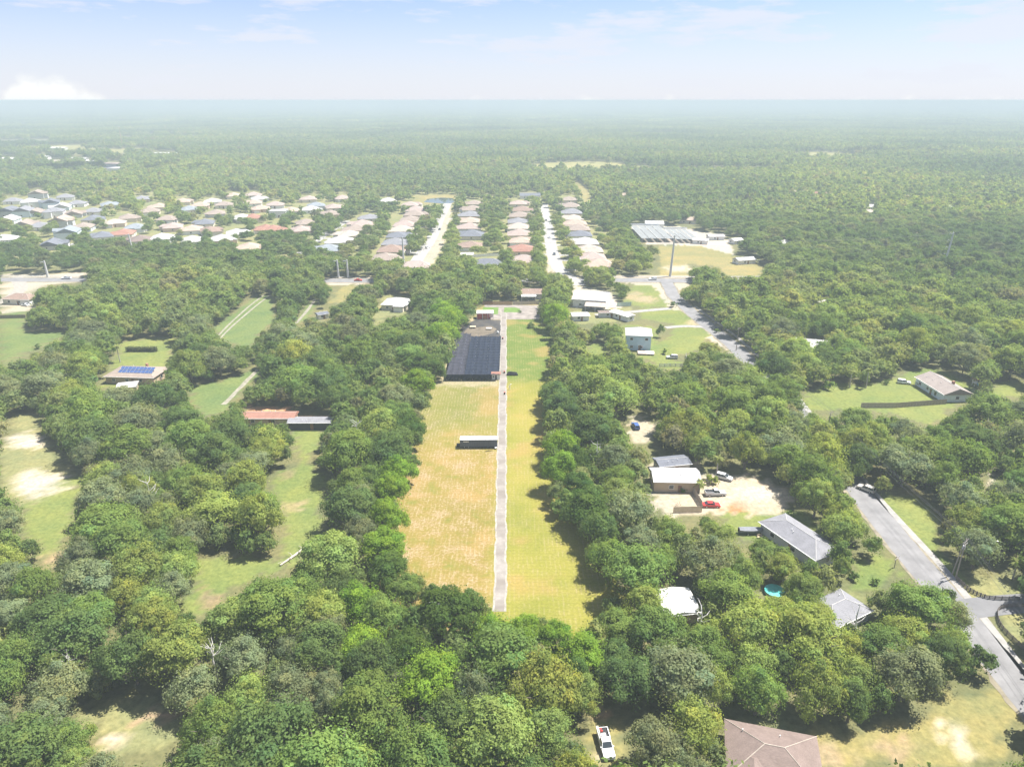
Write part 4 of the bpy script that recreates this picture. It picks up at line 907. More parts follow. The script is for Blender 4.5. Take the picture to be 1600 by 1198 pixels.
for s in (-1, 1): o = obj('wheel', wheel_mesh(.32, .2), bt, (-1.2, s * 1.0, .32), math.pi / 2); obj('rim', rim_mesh(.32, .21), o)
# yard clutter
p = P(1187, 840); gs = thing('garden_bench', 'small wooden bench in the right yard below the boat', 'bench', (p.x, p.y, 0), .4)
MB().box(-.8, .8, -.22, .22, .42, .48).build('seat', tanw, gs); MB().box(-.8, .8, .2, .26, .55, .95).build('backrest', tanw, gs)
for sx in (-.7, .7):
    for sy in (-.18, .18): MB().box(sx - .04, sx + .04, sy - .04, sy + .04, 0, .42).build('leg', tanw, gs)
p = P(1062, 762); uc = thing('wash_tub', 'white tub standing before the tan outbuilding', 'tub', (p.x, p.y, 0))
MB().tube([(0, 0, 0), (0, 0, .55)], [.42, .52], 14, cap=False).build('body', white, uc); MB().tube([(0, 0, .05), (0, 0, .06)], [.42, .42], 14).build('bottom', white, uc)
p = P(1059, 790); bi = thing('bicycle', 'dark bicycle standing on the sand in the fenced yard', 'bicycle', (p.x, p.y, 0), .2)
for sx in (-.52, .52):
    pts = [(sx + .33 * math.cos(k * math.pi / 8), 0, .34 + .33 * math.sin(k * math.pi / 8)) for k in range(17)]
    MB().tube(pts, [.03] * 17, 5, cap=False).build('wheel', tyre_m, bi)
MB().tube([(-.52, 0, .34), (-.15, 0, .36), (.4, 0, .85), (-.25, 0, .82), (-.15, 0, .36)], [.025] * 5, 5).build('frame', MATS['black_steel'], bi); MB().tube([(.52, 0, .34), (.4, 0, .85), (.36, 0, 1.05)], [.025] * 3, 5).build('fork', MATS['black_steel'], bi)
MB().tube([(.36, -.28, 1.05), (.36, .28, 1.05)], [.02, .02], 5).build('handlebar', MATS['black_steel'], bi); MB().box(-.38, -.14, -.07, .07, .88, .94).build('saddle', MATS['black_steel'], bi)
p = P(1210, 927); pt = thing('pool_tarp', 'turquoise pool cover glimpsed between the near right oaks', 'pool cover', (p.x, p.y, 0))
MB().tube([(0, 0, 0), (0, 0, .9)], [2.1, 2.1], 24).build('pool_wall', mat('pool_side', (.55, .68, .70), .6), pt); MB().tube([(0, 0, .904), (0, 0, .95)], [2.2, 1.9], 24).build('cover', mat('tarp_turquoise', (.10, .50, .46), .5, .2, 1.5), pt)
p = P(1520, 604); pl = thing('play_tower', 'white play tower with red roof beside the right house', 'play tower', (p.x + 1.5, p.y + 1, 0))
for sx in (-.8, .8):
    for sy in (-.8, .8): MB().box(sx - .06, sx + .06, sy - .06, sy + .06, 0, 2.6).build('post', white, pl)
MB().box(-.9, .9, -.9, .9, 1.2, 1.28).build('floor', white, pl); roof_mb(1.8, 1.8, 2.6, .8, .2, 'hip').build('roof', R_('red'), pl); MB().prism([(-3.2, .1), (-.9, 1.25), (-.9, 1.32), (-3.2, .17)], -.3, .3).build('slide', mat('slide_blue', (.10, .35, .55), .4), pl)

# ------------------------------------------------------------------ poles and wires
polew = mat('pole_wood', (.30, .26, .22), .9, .15, 1.5); steelp = mat('pole_steel', (.52, .52, .50), .6, .08, .5, metal=.2)
def wire(name, label, a, b, sag=1.0, r=.02, group=None):
    a, b = Vector(a), Vector(b); pts = []
    for i in range(13):
        t = i / 12; q = a.lerp(b, t); q.z -= 4 * sag * t * (1 - t); pts.append(q)
    return tag(MB().tube(pts, [r] * 13, 4).build(name, mat('wire', (.12, .12, .13), .6), None), label, 'wire', group)
TOPS = {}
def power_pole(label, px, py, h, key, arms=1, r0=.17, lamp=False, transformer=False, rz=.7, brace=False):
    p = P(px, py); t = thing('utility_pole', label, 'pole', (p.x, p.y, 0), rz)
    MB().tube([(0, 0, -.2), (0, 0, h * .5), (0, 0, h)], [r0, r0 * .85, r0 * .62], 8).build('shaft', polew, t)
    for i in range(arms):
        z = h - .5 - i * 1.0
        MB().box(-1.2, 1.2, -.2, -.1, z - .06, z + .06).build('crossarm', polew, t)
        for sx in (-1.1, -.5, .5, 1.1): MB().tube([(sx, -.15, z + .06), (sx, -.15, z + .28)], [.06, .04], 6).build('insulator', steelp, t)
    if transformer: MB().tube([(.32, .1, h - 2.9), (.32, .1, h - 2.0)], [.27, .27], 10).build('transformer', mat('transformer_grey', (.5, .52, .54), .5), t)
    if lamp: MB().tube([(0, 0, h - 2.2), (-1.0, -1.2, h - 1.9), (-1.5, -1.8, h - 2.0)], [.05, .05, .1], 6).build('lamp_arm', steelp, t)
    TOPS[key] = [Vector((p.x, p.y, 0)) + Matrix.Rotation(rz, 3, 'Z') @ Vector((sx, -.15, h - .2)) for sx in (-1.1, .5, 1.1)]
power_pole('wooden utility pole with transformer beside the side road', 1493, 903, 10.5, 'near', 2, lamp=False, transformer=True)
p = P(1487, 898); t = thing('stub_pole', 'slimmer wooden stub pole leaning beside the utility pole', 'pole', (p.x, p.y, 0)); MB().tube([(0, 0, -.2), (.5, .1, 4.5), (.9, .2, 8.6)], [.14, .12, .1], 8).build('shaft', polew, t); MB().box(.75, 1.05, .1, .3, 8.3, 8.4).build('bracket', steel, t)
power_pole('wooden utility pole among the oaks up the side road', 1290, 690, 10.5, 'mid', 1)
power_pole('wooden utility pole near the upper end of the side road', 1150, 548, 10.5, 'far', 1)
power_pole('wooden utility pole beyond the bottom right corner', 1700, 1180, 10.5, 'out', 1)
power_pole('short dark pole between oak and side road', 1397, 887, 3.2, 'short', 1, .1)
for ka, kb, nm in (('near', 'mid', 'middle'), ('mid', 'far', 'upper'), ('out', 'near', 'lowest')):
    for i, (a, b_) in enumerate(zip(TOPS[ka], TOPS[kb])): wire('power_line', '%s wire of three on the %s span along the side road' % (['left', 'middle', 'right'][i], nm), a, b_, 1.1, .025, 'wires along the side road')
p = P(1545, 880); sl_ = thing('street_lamp', 'slim lamp post with pale head right of the utility pole', 'lamp', (p.x, p.y, 0)); MB().tube([(0, 0, 0), (0, 0, 6)], [.07, .05], 8).build('post', steelp, sl_); MB().tube([(0, 0, 6), (.5, 0, 6.15)], [.04, .04], 6).build('arm', steelp, sl_); MB().box(-.35, .75, -.16, .16, 6.1, 6.22).build('lamp_head', white, sl_)
def steel_pole(label, px, py, h, key, arms=0, lean=0.0):
    p = P(px, py); t = thing('transmission_pole', label, 'pole', (p.x, p.y, 0), 0, 'steel transmission poles')
    MB().tube([(0, 0, 0), (lean * .5, 0, h * .5), (lean, 0, h)], [.75, .6, .4], 10).build('shaft', steelp, t)
    for i in range(arms):
        z = h - 1.0 - i * 4.2; s = -1
        MB().tube([(lean * z / h, 0, z), (lean * z / h + s * 2.2, 0, z + .5)], [.2, .12], 6).build('arm', steelp, t); MB().tube([(lean * z / h + s * 2.2, 0, z + .5), (lean * z / h + s * 2.2, 0, z - .5)], [.1, .1], 6).build('insulator', steelp, t)
    TOPS[key] = [Vector((p.x + lean - 2.2, p.y, h - .6 - i * 4.2)) for i in range(4)]
steel_pole('tall steel transmission pole at the left edge of the yellow field', 1047, 432, 25, 'c', 1, .8)
steel_pole('tall steel transmission pole with four arms above the right woods', 1472, 426, 25, 'r', 4, 1.6)
steel_pole('steel transmission pole beside the left street', 631, 414, 18, 'm', 1)
steel_pole('steel transmission pole behind the left oaks', 207, 392, 12, 'l', 1, -.6)
steel_pole('slim pale pole beside the main road at the left', 75, 433, 10, 'll', 1)
steel_pole('slim pale pole left of the pair at the road edge', 529, 434, 11, 'p1', 1); steel_pole('slim pale pole right of the pair at the road edge', 544, 434, 11, 'p2', 1)
for ka, kb, nm in (('c', 'r', 'right'), ('m', 'c', 'middle')):
    for i in range(2): wire('power_line', '%s transmission wire of the %s span over the main road' % (['upper', 'lower'][i], nm), TOPS[ka][i], TOPS[kb][i], 3.5, .04, 'transmission wires')
m_ = P(192, 232); ms = thing('radio_mast', 'thin radio mast far off at the left', 'mast', (m_.x, m_.y, 0)); MB().tube([(0, 0, 0), (0, 0, 45)], [.9, .4], 6).build('shaft', mat('mast_red', (.45, .28, .22), .6), ms); MB().box(-1.5, 1.5, -.6, .6, 44.9, 46.4).build('antenna', steelp, ms)
m_ = P(380, 172); ms = thing('radio_mast', 'thin white radio mast near the left horizon', 'mast', (m_.x, m_.y, 0)); MB().tube([(0, 0, 0), (0, 0, 70)], [2.0, 1.0], 6).build('shaft', white, ms); MB().box(-4, 4, -1, 1, 69.9, 72).build('antenna', white, ms)

# ------------------------------------------------------------------ trees: prototypes
def leaf_material(name, forest):
    m = bpy.data.materials.new(name); m.use_nodes = True; nt = m.node_tree; n = nt.nodes; n.clear()
    out = n.new('ShaderNodeOutputMaterial'); oi = n.new('ShaderNodeObjectInfo')
    at = n.new('ShaderNodeAttribute'); at.attribute_name = 'tint'
    if forest:
        base = ramp(nt, oi.outputs['Random'], [(0, (.075, .108, .036)), (.25, (.118, .158, .046)), (.45, (.090, .130, .040)), (.6, (.145, .175, .056)), (.78, (.110, .138, .060)), (.92, (.165, .180, .062)), (1, (.135, .130, .074))])
        nz = n.new('ShaderNodeTexNoise'); nz.inputs['Scale'].default_value = .0032; nz.inputs['Detail'].default_value = 5
        nt.links.new(oi.outputs['Location'], nz.inputs['Vector'])
        base = mixrgb(nt, 1.0, base, ramp(nt, nz.outputs['Fac'], [(.36, (1.0, 1.16, 1.12)), (.50, (1.7, 1.68, 1.65)), (.64, (2.3, 2.1, 1.7))]), 'MULTIPLY')
    else: base = mixrgb(nt, 1.0, oi.outputs['Color'], (1.75, 1.72, 1.70), 'MULTIPLY')
    c = mixrgb(nt, 1.0, base, at.outputs['Color'], 'MULTIPLY')
    d = n.new('ShaderNodeBsdfDiffuse'); t = n.new('ShaderNodeBsdfTranslucent'); mx = n.new('ShaderNodeMixShader'); mx.inputs[0].default_value = .48
    ct = mixrgb(nt, 1.0, c, (1.25, 1.3, .55), 'MULTIPLY')
    nt.links.new(c, d.inputs[0]); nt.links.new(ct, t.inputs[0]); nt.links.new(d.outputs[0], mx.inputs[1]); nt.links.new(t.outputs[0], mx.inputs[2]); nt.links.new(mx.outputs[0], out.inputs[0])
    return m
LEAF = leaf_material('leaves', False); LEAF_F = leaf_material('leaves_forest', True)
BARK = mat('bark', (.17, .14, .115), .95, .25, 2.5, stretch=(1, 1, .3)); BARK_PALE = mat('bark_pale', (.36, .33, .30), .95, .25, 2.5, stretch=(1, 1, .3))

def leaf_cards(pos, nrm, size, r, tint):
    """one bent four-corner leaf spray at each point"""
    n = len(pos); up = r.normal(size=(n, 3)); t1 = np.cross(nrm, up); t1 /= np.linalg.norm(t1, axis=1, keepdims=True) + 1e-9; t2 = np.cross(nrm, t1)
    s = size[:, None]; a = r.uniform(.65, 1.25, (n, 1)); bend = nrm * s * r.uniform(-.35, .1, (n, 1))
    v = np.stack([pos - t1 * s * a, pos - t2 * s * .62 + bend * .4, pos + t1 * s * a, pos + t2 * s * .62 + bend], 1)
    return v.reshape(-1, 3), np.arange(4 * n).reshape(n, 4), np.repeat(tint, 4, 0)
def mesh_np(name, v, f, col, m):
    me = bpy.data.meshes.new(name)
    me.vertices.add(len(v)); me.vertices.foreach_set('co', v.astype(np.float32).ravel())
    me.loops.add(f.size); me.loops.foreach_set('vertex_index', f.astype(np.int32).ravel())
    me.polygons.add(len(f)); me.polygons.foreach_set('loop_start', np.arange(0, f.size, f.shape[1], dtype=np.int32)); me.update(calc_edges=True)
    ca = me.color_attributes.new('tint', 'FLOAT_COLOR', 'POINT'); ca.data.foreach_set('color', np.concatenate([col, np.ones((len(v), 1))], 1).astype(np.float32).ravel())
    me.materials.append(m); return me
def crown(seed, R, h0, hc, npuff, nleaf, lsize, shape='oak', m=None, droop=.3):
    """crown of overlapping sprays: limbs carry puffs, puffs carry leaves; h0 = foot of crown, hc = its height"""
    r = np.random.default_rng(seed); V, Fc, C = [], [], []; o = 0
    nh = 1 if shape == 'tall' else int(r.integers(3, 7))
    if nh == 1: heads = [(0, 0, h0 + hc * .42, R * .8, hc * .58)]
    else:
        heads = []; a0 = r.uniform(0, 6.28)
        for q in range(nh):
            a = a0 + q * 2 * np.pi / nh + r.uniform(-.5, .5); off = r.uniform(.30, .56) * R; hr = R * r.uniform(.36, .58)
            heads.append((np.cos(a) * off, np.sin(a) * off, h0 + hc * r.uniform(.22, .56), hr, hc * r.uniform(.28, .46)))
        heads.append((r.uniform(-.15, .15) * R, r.uniform(-.15, .15) * R, h0 + hc * .52, R * .52, hc * .46))
    area = np.array([hd[3] ** 2 for hd in heads]); which = r.choice(len(heads), npuff, p=area / area.sum())
    for i in range(npuff):
        hx, hy, hz_, hr, hh_ = heads[which[i]]
        ct = r.uniform(-.38, 1.0); st_ = math.sqrt(1 - ct * ct); ta = r.uniform(0, 6.28)
        d = np.array([st_ * np.cos(ta), st_ * np.sin(ta), ct]); rad = r.uniform(.55, 1.0)
        c = np.array([hx, hy, hz_]) + d * np.array([hr, hr, hh_]) * rad
        if c[2] < h0 * .8: c[2] = h0 * .8 + r.uniform(0, .5)
        pr = R * r.uniform(.11, .25)
        n = int(nleaf * (pr / (R * .18)) ** 2 * r.uniform(.75, 1.25)); u = r.normal(size=(n, 3)); u[:, 2] += droop; u /= np.linalg.norm(u, axis=1, keepdims=True)
        rr = pr * r.uniform(.62, 1.12, (n, 1)) ; p = c + u * rr * np.array([1.08, 1.08, .72])
        nr = u * .75 + d * .35 + np.array([0, 0, .45]) + r.normal(0, .38, (n, 3)); nr /= np.linalg.norm(nr, axis=1, keepdims=True)
        tv = r.uniform(.80, 1.22); hue = r.normal(0, .06)
        tint = np.stack([np.full(n, tv * (1 + hue)), np.full(n, tv), np.full(n, tv * (1 - hue))], 1) * r.uniform(.84, 1.18, (n, 1))
        v, f, cc = leaf_cards(p, nr, lsize * r.uniform(.6, 1.35, n), r, tint)
        V.append(v); Fc.append(f + o); C.append(cc); o += len(v)
    # loose sprays that break the outline
    n = int(npuff * nleaf * .10); u = r.normal(size=(n, 3)); u[:, 2] = np.abs(u[:, 2]) - .35; u /= np.linalg.norm(u, axis=1, keepdims=True)
    p = np.array([0, 0, h0 + hc * .38]) + u * np.array([R, R, hc * .62]) * r.uniform(.7, 1.1, (n, 1))
    nr = u + r.normal(0, .5, (n, 3)); nr /= np.linalg.norm(nr, axis=1, keepdims=True)
    v, f, cc = leaf_cards(p, nr, lsize * r.uniform(.6, 1.2, n), r, np.ones((n, 3)) * r.uniform(.85, 1.2, (n, 1))); V.append(v); Fc.append(f + o); C.append(cc)
    return mesh_np('crown', np.concatenate(V), np.concatenate(Fc), np.concatenate(C), m or LEAF)
def trunk(seed, R, h0, hc, r0, m=None, nl=7):
    r = random.Random(seed); mb = MB()
    mb.tube([(0, 0, -.3), (r.uniform(-.1, .1), r.uniform(-.1, .1), h0 * .6), (r.uniform(-.3, .3), r.uniform(-.3, .3), h0 + hc * .2), (0, 0, h0 + hc * .6)], [r0 * 1.3, r0, r0 * .8, r0 * .3], 8)
    for i in range(nl):
        a = i * 2 * math.pi / nl + r.uniform(-.3, .3); z0 = h0 * r.uniform(.65, 1.1); L = R * r.uniform(.6, .88); zt = h0 + hc * r.uniform(.15, .75)
        mid = Vector((math.cos(a) * L * .45, math.sin(a) * L * .45, z0 + (zt - z0) * .55)); end = Vector((math.cos(a + r.uniform(-.3, .3)) * L, math.sin(a) * L, zt))
        mb.tube([(0, 0, z0), mid, end], [r0 * .5, r0 * .32, r0 * .10], 5)
        mb.tube([mid, mid.lerp(end, .5) + Vector((r.uniform(-1, 1), r.uniform(-1, 1), r.uniform(.6, 1.4)))], [r0 * .22, r0 * .06], 4)
    return mb.mesh('trunk', m or BARK)
# nominal prototypes: crown radius 6 m
NEAR = []
for s in range(10):
    sp = [(6, 2.6, 8.2), (6, 2.2, 7.4), (6, 3.0, 9.4), (6, 2.4, 8.6), (6, 2.0, 7.0), (6, 3.2, 10.4), (6, 2.6, 9.0), (6, 3.0, 8.0), (6, 2.4, 11.0), (6, 2.8, 7.6)][s]
    NEAR.append((crown(100 + s, *sp, 105, 118, .235, 'tall' if s == 8 else 'oak', LEAF, droop=.35), trunk(s, *sp, .38), sp))
PC = bpy.data.collections.new('forest_prototypes')
def proto(name, me):
    o = bpy.data.objects.new(name, me); PC.objects.link(o)
for s in range(6):
    sp = [(6, 2.4, 8.4), (6, 2.2, 7.4), (6, 3.4, 10.5), (6, 2.4, 8.8), (6, 3.0, 9.6), (6, 4.0, 12.5)][s]
    proto('tree_a%d' % s, crown(200 + s, *sp, 70, 38, .46, 'oak' if s < 5 else 'tall', LEAF_F))
for s in range(5):
    sp = [(6, 1.5, 9.0), (6, 1.5, 8.2), (6, 1.5, 11), (6, 1.5, 9.6), (6, 1.5, 13)][s]
    proto('tree_b%d' % s, crown(300 + s, *sp, 30, 11, 1.2, 'oak', LEAF_F))
for s in range(3):          # clumps of crowns for the far woods
    r = np.random.default_rng(400 + s); V, Fc, C = [], [], []; o = 0
    for i in range(46):
        cx, cy_ = r.uniform(-38, 38, 2); rad = r.uniform(4, 7.5); hh = r.uniform(7, 14)
        n = 26; u = r.normal(size=(n, 3)); u[:, 2] = np.abs(u[:, 2]); u /= np.linalg.norm(u, axis=1, keepdims=True)
        p = np.array([cx, cy_, hh * .5]) + u * np.array([rad, rad, hh * .5]); nr = u + r.normal(0, .3, (n, 3)); nr /= np.linalg.norm(nr, axis=1, keepdims=True)
        tv = r.uniform(.72, 1.3); v, f, cc = leaf_cards(p, nr, r.uniform(2.0, 3.6, n), r, np.ones((n, 3)) * tv * r.uniform(.9, 1.1, (n, 1))); V.append(v); Fc.append(f + o); C.append(cc); o += len(v)
    proto('tree_c%d' % s, mesh_np('clump', np.concatenate(V), np.concatenate(Fc), np.concatenate(C), LEAF_F))

# ------------------------------------------------------------------ trees: where they stand
def blocked(X, Y, R, Ht, tol=.86):
    """true where the crown would stand before (or on) open ground that the photograph shows"""
    bad = np.zeros(len(X), bool)
    for zf, rf in ((.55, 0), (.95, .25), (.8, .7), (.5, 1.0), (.25, .85), (.05, .3)):
        for a in range(8 if rf else 1):
            t = a * math.pi / 4
            px, py, d = project(X + np.cos(t) * R * rf * tol, Y + np.sin(t) * R * rf * tol, Ht * zf)
            bad |= open_at(px, py)
    return bad
def in_view(X, Y, margin=.86):
    return np.abs(X) < margin * (Y + 40)
# dart throwing, big crowns first
cand = []
N = 62000
Yc = np.sqrt(rng.uniform(52 ** 2, 430 ** 2, N)); Xc = rng.uniform(-1, 1, N) * (.92 * Yc + 45)
Rc = np.where(rng.random(N) < .06, rng.uniform(5.4, 7.6, N), rng.uniform(2.6, 5.0, N)); Rc = np.where(rng.random(N) < .35, rng.uniform(1.7, 2.8, N), Rc)
Hc = Rc * rng.uniform(1.15, 1.55, N) + rng.uniform(2.2, 4.6, N)
keep = ~blocked(Xc, Yc, Rc, Hc); idx = np.where(keep)[0]; idx = idx[np.argsort(-Rc[idx])]
cell = 8.0; grid = {}; trees = []
for i in idx:
    x, y, r0 = float(Xc[i]), float(Yc[i]), float(Rc[i]); gx_, gy_ = int(x // cell), int(y // cell); ok = True
    for a in range(gx_ - 2, gx_ + 3):
        for b_ in range(gy_ - 2, gy_ + 3):
            for (x2, y2, r2) in grid.get((a, b_), ()):
                if (x - x2) ** 2 + (y - y2) ** 2 < (.66 * (r0 + r2)) ** 2: ok = False; break
            if not ok: break
        if not ok: break
    if ok: grid.setdefault((gx_, gy_), []).append((x, y, r0)); trees.append((x, y, r0, float(Hc[i])))
print('TREES near', len(trees))
T = np.array(trees); tpx, tpy, tdd = project(T[:, 0], T[:, 1], T[:, 3] * .6); show = T[:, 2] * F / tdd
inside = (tpx > -show * .6) & (tpx < 1600 + show * .6) & (tpy > -20) & (tpy < 1198 + show * .5)
order = np.argsort(-np.where(inside, show, 0)); solo = set(order[:292].tolist())

# what each tree is: leaf colour by place; a white veil is put into paler leaves outside the lot
PAL = {'deep green': (.055, .092, .022), 'dark green': (.070, .105, .034), 'green': (.100, .145, .038), 'grey green': (.118, .140, .072), 'bright green': (.105, .165, .022), 'yellow green': (.150, .175, .044), 'light green': (.140, .180, .052)}
LOT = [(515, 1062), (695, 445), (868, 445), (1028, 1062)]
def in_poly(x, y, pts):
    ins = False; n = len(pts)
    for i in range(n):
        ax, ay = pts[i]; bx_, by_ = pts[(i + 1) % n]
        if (ay > y) != (by_ > y) and x < (bx_ - ax) * (y - ay) / (by_ - ay) + ax: ins = not ins
    return ins
YEL = [(1010, 1190, 640, 730), (1180, 1330, 930, 1060), (1060, 1160, 930, 990), (1280, 1340, 655, 720), (150, 260, 880, 1000), (1370, 1420, 520, 560)]
def pick(px, py, r):
    u = r.random()
    for x0_, x1_, y0_, y1_ in YEL:
        if x0_ < px < x1_ and y0_ < py < y1_ and u < .75: return 'yellow green'
    if in_poly(px, py, LOT):
        if px < 720 and py < 900: return 'bright green' if u < .6 else 'deep green'
        return 'deep green' if u < .2 else 'dark green' if u < .34 else 'bright green' if u < .76 else 'green'
    if px < 700: return 'grey green' if u < .36 else 'dark green' if u < .52 else 'green' if u < .76 else 'light green' if u < .93 else 'yellow green'
    return 'grey green' if u < .25 else 'green' if u < .5 else 'light green' if u < .8 else 'yellow green' if u < .9 else 'dark green'
ZONES = [
 ('in the belt nearest the camera', lambda x, y: 500 < x < 1040 and 900 < y < 1085),
 ('left of the field', lambda x, y: in_poly(x, y, [(490, 905), (560, 905), (720, 430), (640, 430)]) or (500 < x < 720 and 430 < y < 905 and in_poly(x, y, LOT))),
 ('right of the field', lambda x, y: 835 < x < 1030 and 500 < y < 905),
 ('around the bottom pickup', lambda x, y: 640 < x < 1140 and y >= 1040),
 ('around the bottom left clearing', lambda x, y: x < 330 and y > 1000),
 ('at bottom left of centre', lambda x, y: 330 <= x < 640 and y > 1000),
 ('left of the felled log', lambda x, y: 110 < x < 460 and 640 < y <= 1000),
 ('below the sand lot', lambda x, y: x <= 110 and 640 < y <= 1000),
 ('right of the felled log', lambda x, y: 460 <= x < 640 and 640 < y <= 1000),
 ('around the solar house', lambda x, y: x < 330 and y <= 640),
 ('around the red shed', lambda x, y: 330 <= x < 700 and y <= 640),
 ('between field and sandy yard', lambda x, y: 900 < x < 1040 and y < 905),
 ('behind the tan outbuilding', lambda x, y: 1040 <= x < 1230 and y < 735),
 ('around the white metal shed', lambda x, y: 1000 <= x < 1190 and 735 <= y < 1040),
 ('around the grey roofed house', lambda x, y: 1190 <= x < 1400 and 735 <= y < 930),
 ('above the bottom right field', lambda x, y: 1130 <= x < 1560 and 930 <= y),
 ('along the upper side road', lambda x, y: 1230 <= x < 1420 and y < 735),
 ('right of the side road', lambda x, y: x >= 1400),
 ('beside the lot', lambda x, y: True)]
zoned = {}
for i in sorted(solo, key=lambda i: tdd[i]):
    z = next(k for k, (nm, fn) in enumerate(ZONES) if fn(tpx[i], tpy[i])); zoned.setdefault(z, []).append(i)
rt = random.Random(5)
for z, lst in zoned.items():
    cnt = {}
    for i in lst:
        x, y, r0, h0 = trees[i]; col = pick(tpx[i], tpy[i], rt); cnt[col] = cnt.get(col, 0) + 1
        cr, tk, sp = NEAR[rt.randrange(len(NEAR))]
        t = thing('oak_tree', '%s tree, %s nearest of its colour %s' % (col, ORD(cnt[col]) if cnt[col] > 1 else 'the', ZONES[z][0]), 'tree', (x, y, 0), rt.uniform(0, 6.28), 'trees ' + ZONES[z][0])
        sxy = r0 / 6.0; sz = h0 / (sp[1] + sp[2]); t.scale = (sxy * rt.uniform(.92, 1.08), sxy * rt.uniform(.92, 1.08), sz)
        b_ = PAL[col]; j = rt.uniform(.85, 1.15); g = rt.uniform(-.05, .05)
        c = obj('crown', cr, t); c.color = (b_[0] * j * (1 + g), b_[1] * j, b_[2] * j * (1 - g), 1)
        obj('trunk', tk, t)

# the rest of the woods, one mass
PTS, KI, SC, RZ, SZ = [], [], [], [], []
def add_pts(x, y, r, h, ki, href):
    PTS.append(np.stack([x, y, 0 * x], 1)); KI.append(ki); SC.append(r / 6.0); SZ.append(h / href[ki] if href is not None else r / 6.0); RZ.append(rng.uniform(0, 6.28, len(x)))
HREF = np.array([10.8, 9.6, 13.9, 11.2, 12.6, 16.5, 10.5, 9.7, 12.5, 11.1, 14.5, 12, 12, 12])
rest = np.array([i for i in range(len(trees)) if i not in solo])
add_pts(T[rest, 0], T[rest, 1], T[rest, 2], T[rest, 3], rng.integers(0, 5, len(rest)), HREF)
def lattice(y0, y1, sp, margin):
    ys = np.arange(y0, y1, sp); out = []
    for y in ys:
        w = margin * y + 40; xs = np.arange(-w, w, sp); out.append(np.stack([xs, np.full(len(xs), y)], 1))
    a = np.concatenate(out); return a + rng.uniform(-.46, .46, a.shape) * sp
# middle distance (with houses and streets kept clear)
a = lattice(428, 1100, 7.6, 1.0); X, Y = a[:, 0], a[:, 1]
R_t = rng.uniform(3.0, 6.6, len(X)); H_t = R_t * rng.uniform(1.1, 1.5, len(X)) + rng.uniform(2, 4, len(X))
pxm, pym, _ = project(X, Y, 0)
tractm = (Y > 440) & (Y < 880) & (pxm < 960) & (pym > 296) & (pym < 432)
H_t = np.where(tractm, H_t * .8, H_t); R_t = np.where(tractm, R_t * .9, R_t)
wood_strip = (pxm > 120) & (pxm < 520) & (pym > 385)
k = np.where(tractm, ~blocked(X, Y, R_t * .5, H_t * .8, .8), ~blocked(X, Y, R_t, H_t, .8)) & (~tractm | (rng.random(len(X)) < .7) | wood_strip)
X, Y, R_t, H_t = X[k], Y[k], R_t[k], H_t[k]; ki = np.where(Y < 640, rng.integers(0, 6, len(X)), rng.integers(6, 11, len(X))); add_pts(X, Y, R_t, H_t, ki, HREF)
# woods to three and a half kilometres
a = lattice(1100, 3500, 9.6, .95); X, Y = a[:, 0], a[:, 1]
R_t = rng.uniform(4.2, 7.4, len(X)); H_t = rng.uniform(8.5, 15, len(X)); k = (rng.random(len(X)) < .95) & ~blocked(X, Y, R_t * .5, H_t * .6) & (wave2(X, Y) + rng.normal(0, .05, len(X)) < .62)
add_pts(X[k], Y[k], R_t[k], H_t[k], rng.integers(6, 11, k.sum()), HREF)
# far woods
a = lattice(3500, 15000, 62, .95); X, Y = a[:, 0], a[:, 1]
add_pts(X, Y, np.full(len(X), 6.0) * rng.uniform(.9, 1.2, len(X)), rng.uniform(9, 16, len(X)), rng.integers(11, 14, len(X)), HREF)
pts = np.concatenate(PTS); print('FOREST points', len(pts))
me = bpy.data.meshes.new('forest'); me.vertices.add(len(pts)); me.vertices.foreach_set('co', pts.astype(np.float32).ravel())
for nm, ty, dat in (('kind_of', 'INT', np.concatenate(KI)), ('sxy', 'FLOAT', np.concatenate(SC)), ('szz', 'FLOAT', np.concatenate(SZ)), ('turn', 'FLOAT', np.concatenate(RZ))):
    at = me.attributes.new(nm, ty, 'POINT'); at.data.foreach_set('value', dat.astype(np.int32 if ty == 'INT' else np.float32))
me.update()
fo = obj('forest', me); tag(fo, 'woodland canopy reaching from the lot to the horizon', 'woodland', kind='stuff')
ng = bpy.data.node_groups.new('forest_nodes', 'GeometryNodeTree')
ng.interface.new_socket('Geometry', in_out='INPUT', socket_type='NodeSocketGeometry'); ng.interface.new_socket('Geometry', in_out='OUTPUT', socket_type='NodeSocketGeometry')
N_ = ng.nodes; gi = N_.new('NodeGroupInput'); go = N_.new('NodeGroupOutput'); iop = N_.new('GeometryNodeInstanceOnPoints'); cinf = N_.new('GeometryNodeCollectionInfo')
cinf.inputs['Collection'].default_value = PC; cinf.inputs['Separate Children'].default_value = True; cinf.inputs['Reset Children'].default_value = True
iop.inputs['Pick Instance'].default_value = True
def named(nm, ty):
    a_ = N_.new('GeometryNodeInputNamedAttribute'); a_.data_type = ty; a_.inputs['Name'].default_value = nm; return a_.outputs['Attribute']
cs = N_.new('ShaderNodeCombineXYZ'); cr_ = N_.new('ShaderNodeCombineXYZ'); e2r = N_.new('FunctionNodeEulerToRotation')
L = ng.links.new
L(gi.outputs[0], iop.inputs['Points']); L(cinf.outputs[0], iop.inputs['Instance']); L(named('kind_of', 'INT'), iop.inputs['Instance Index'])
sx_ = named('sxy', 'FLOAT'); L(sx_, cs.inputs[0]); L(sx_, cs.inputs[1]); L(named('szz', 'FLOAT'), cs.inputs[2]); L(cs.outputs[0], iop.inputs['Scale'])
L(named('turn', 'FLOAT'), cr_.inputs[2]); L(cr_.outputs[0], e2r.inputs[0]); L(e2r.outputs[0], iop.inputs['Rotation'])
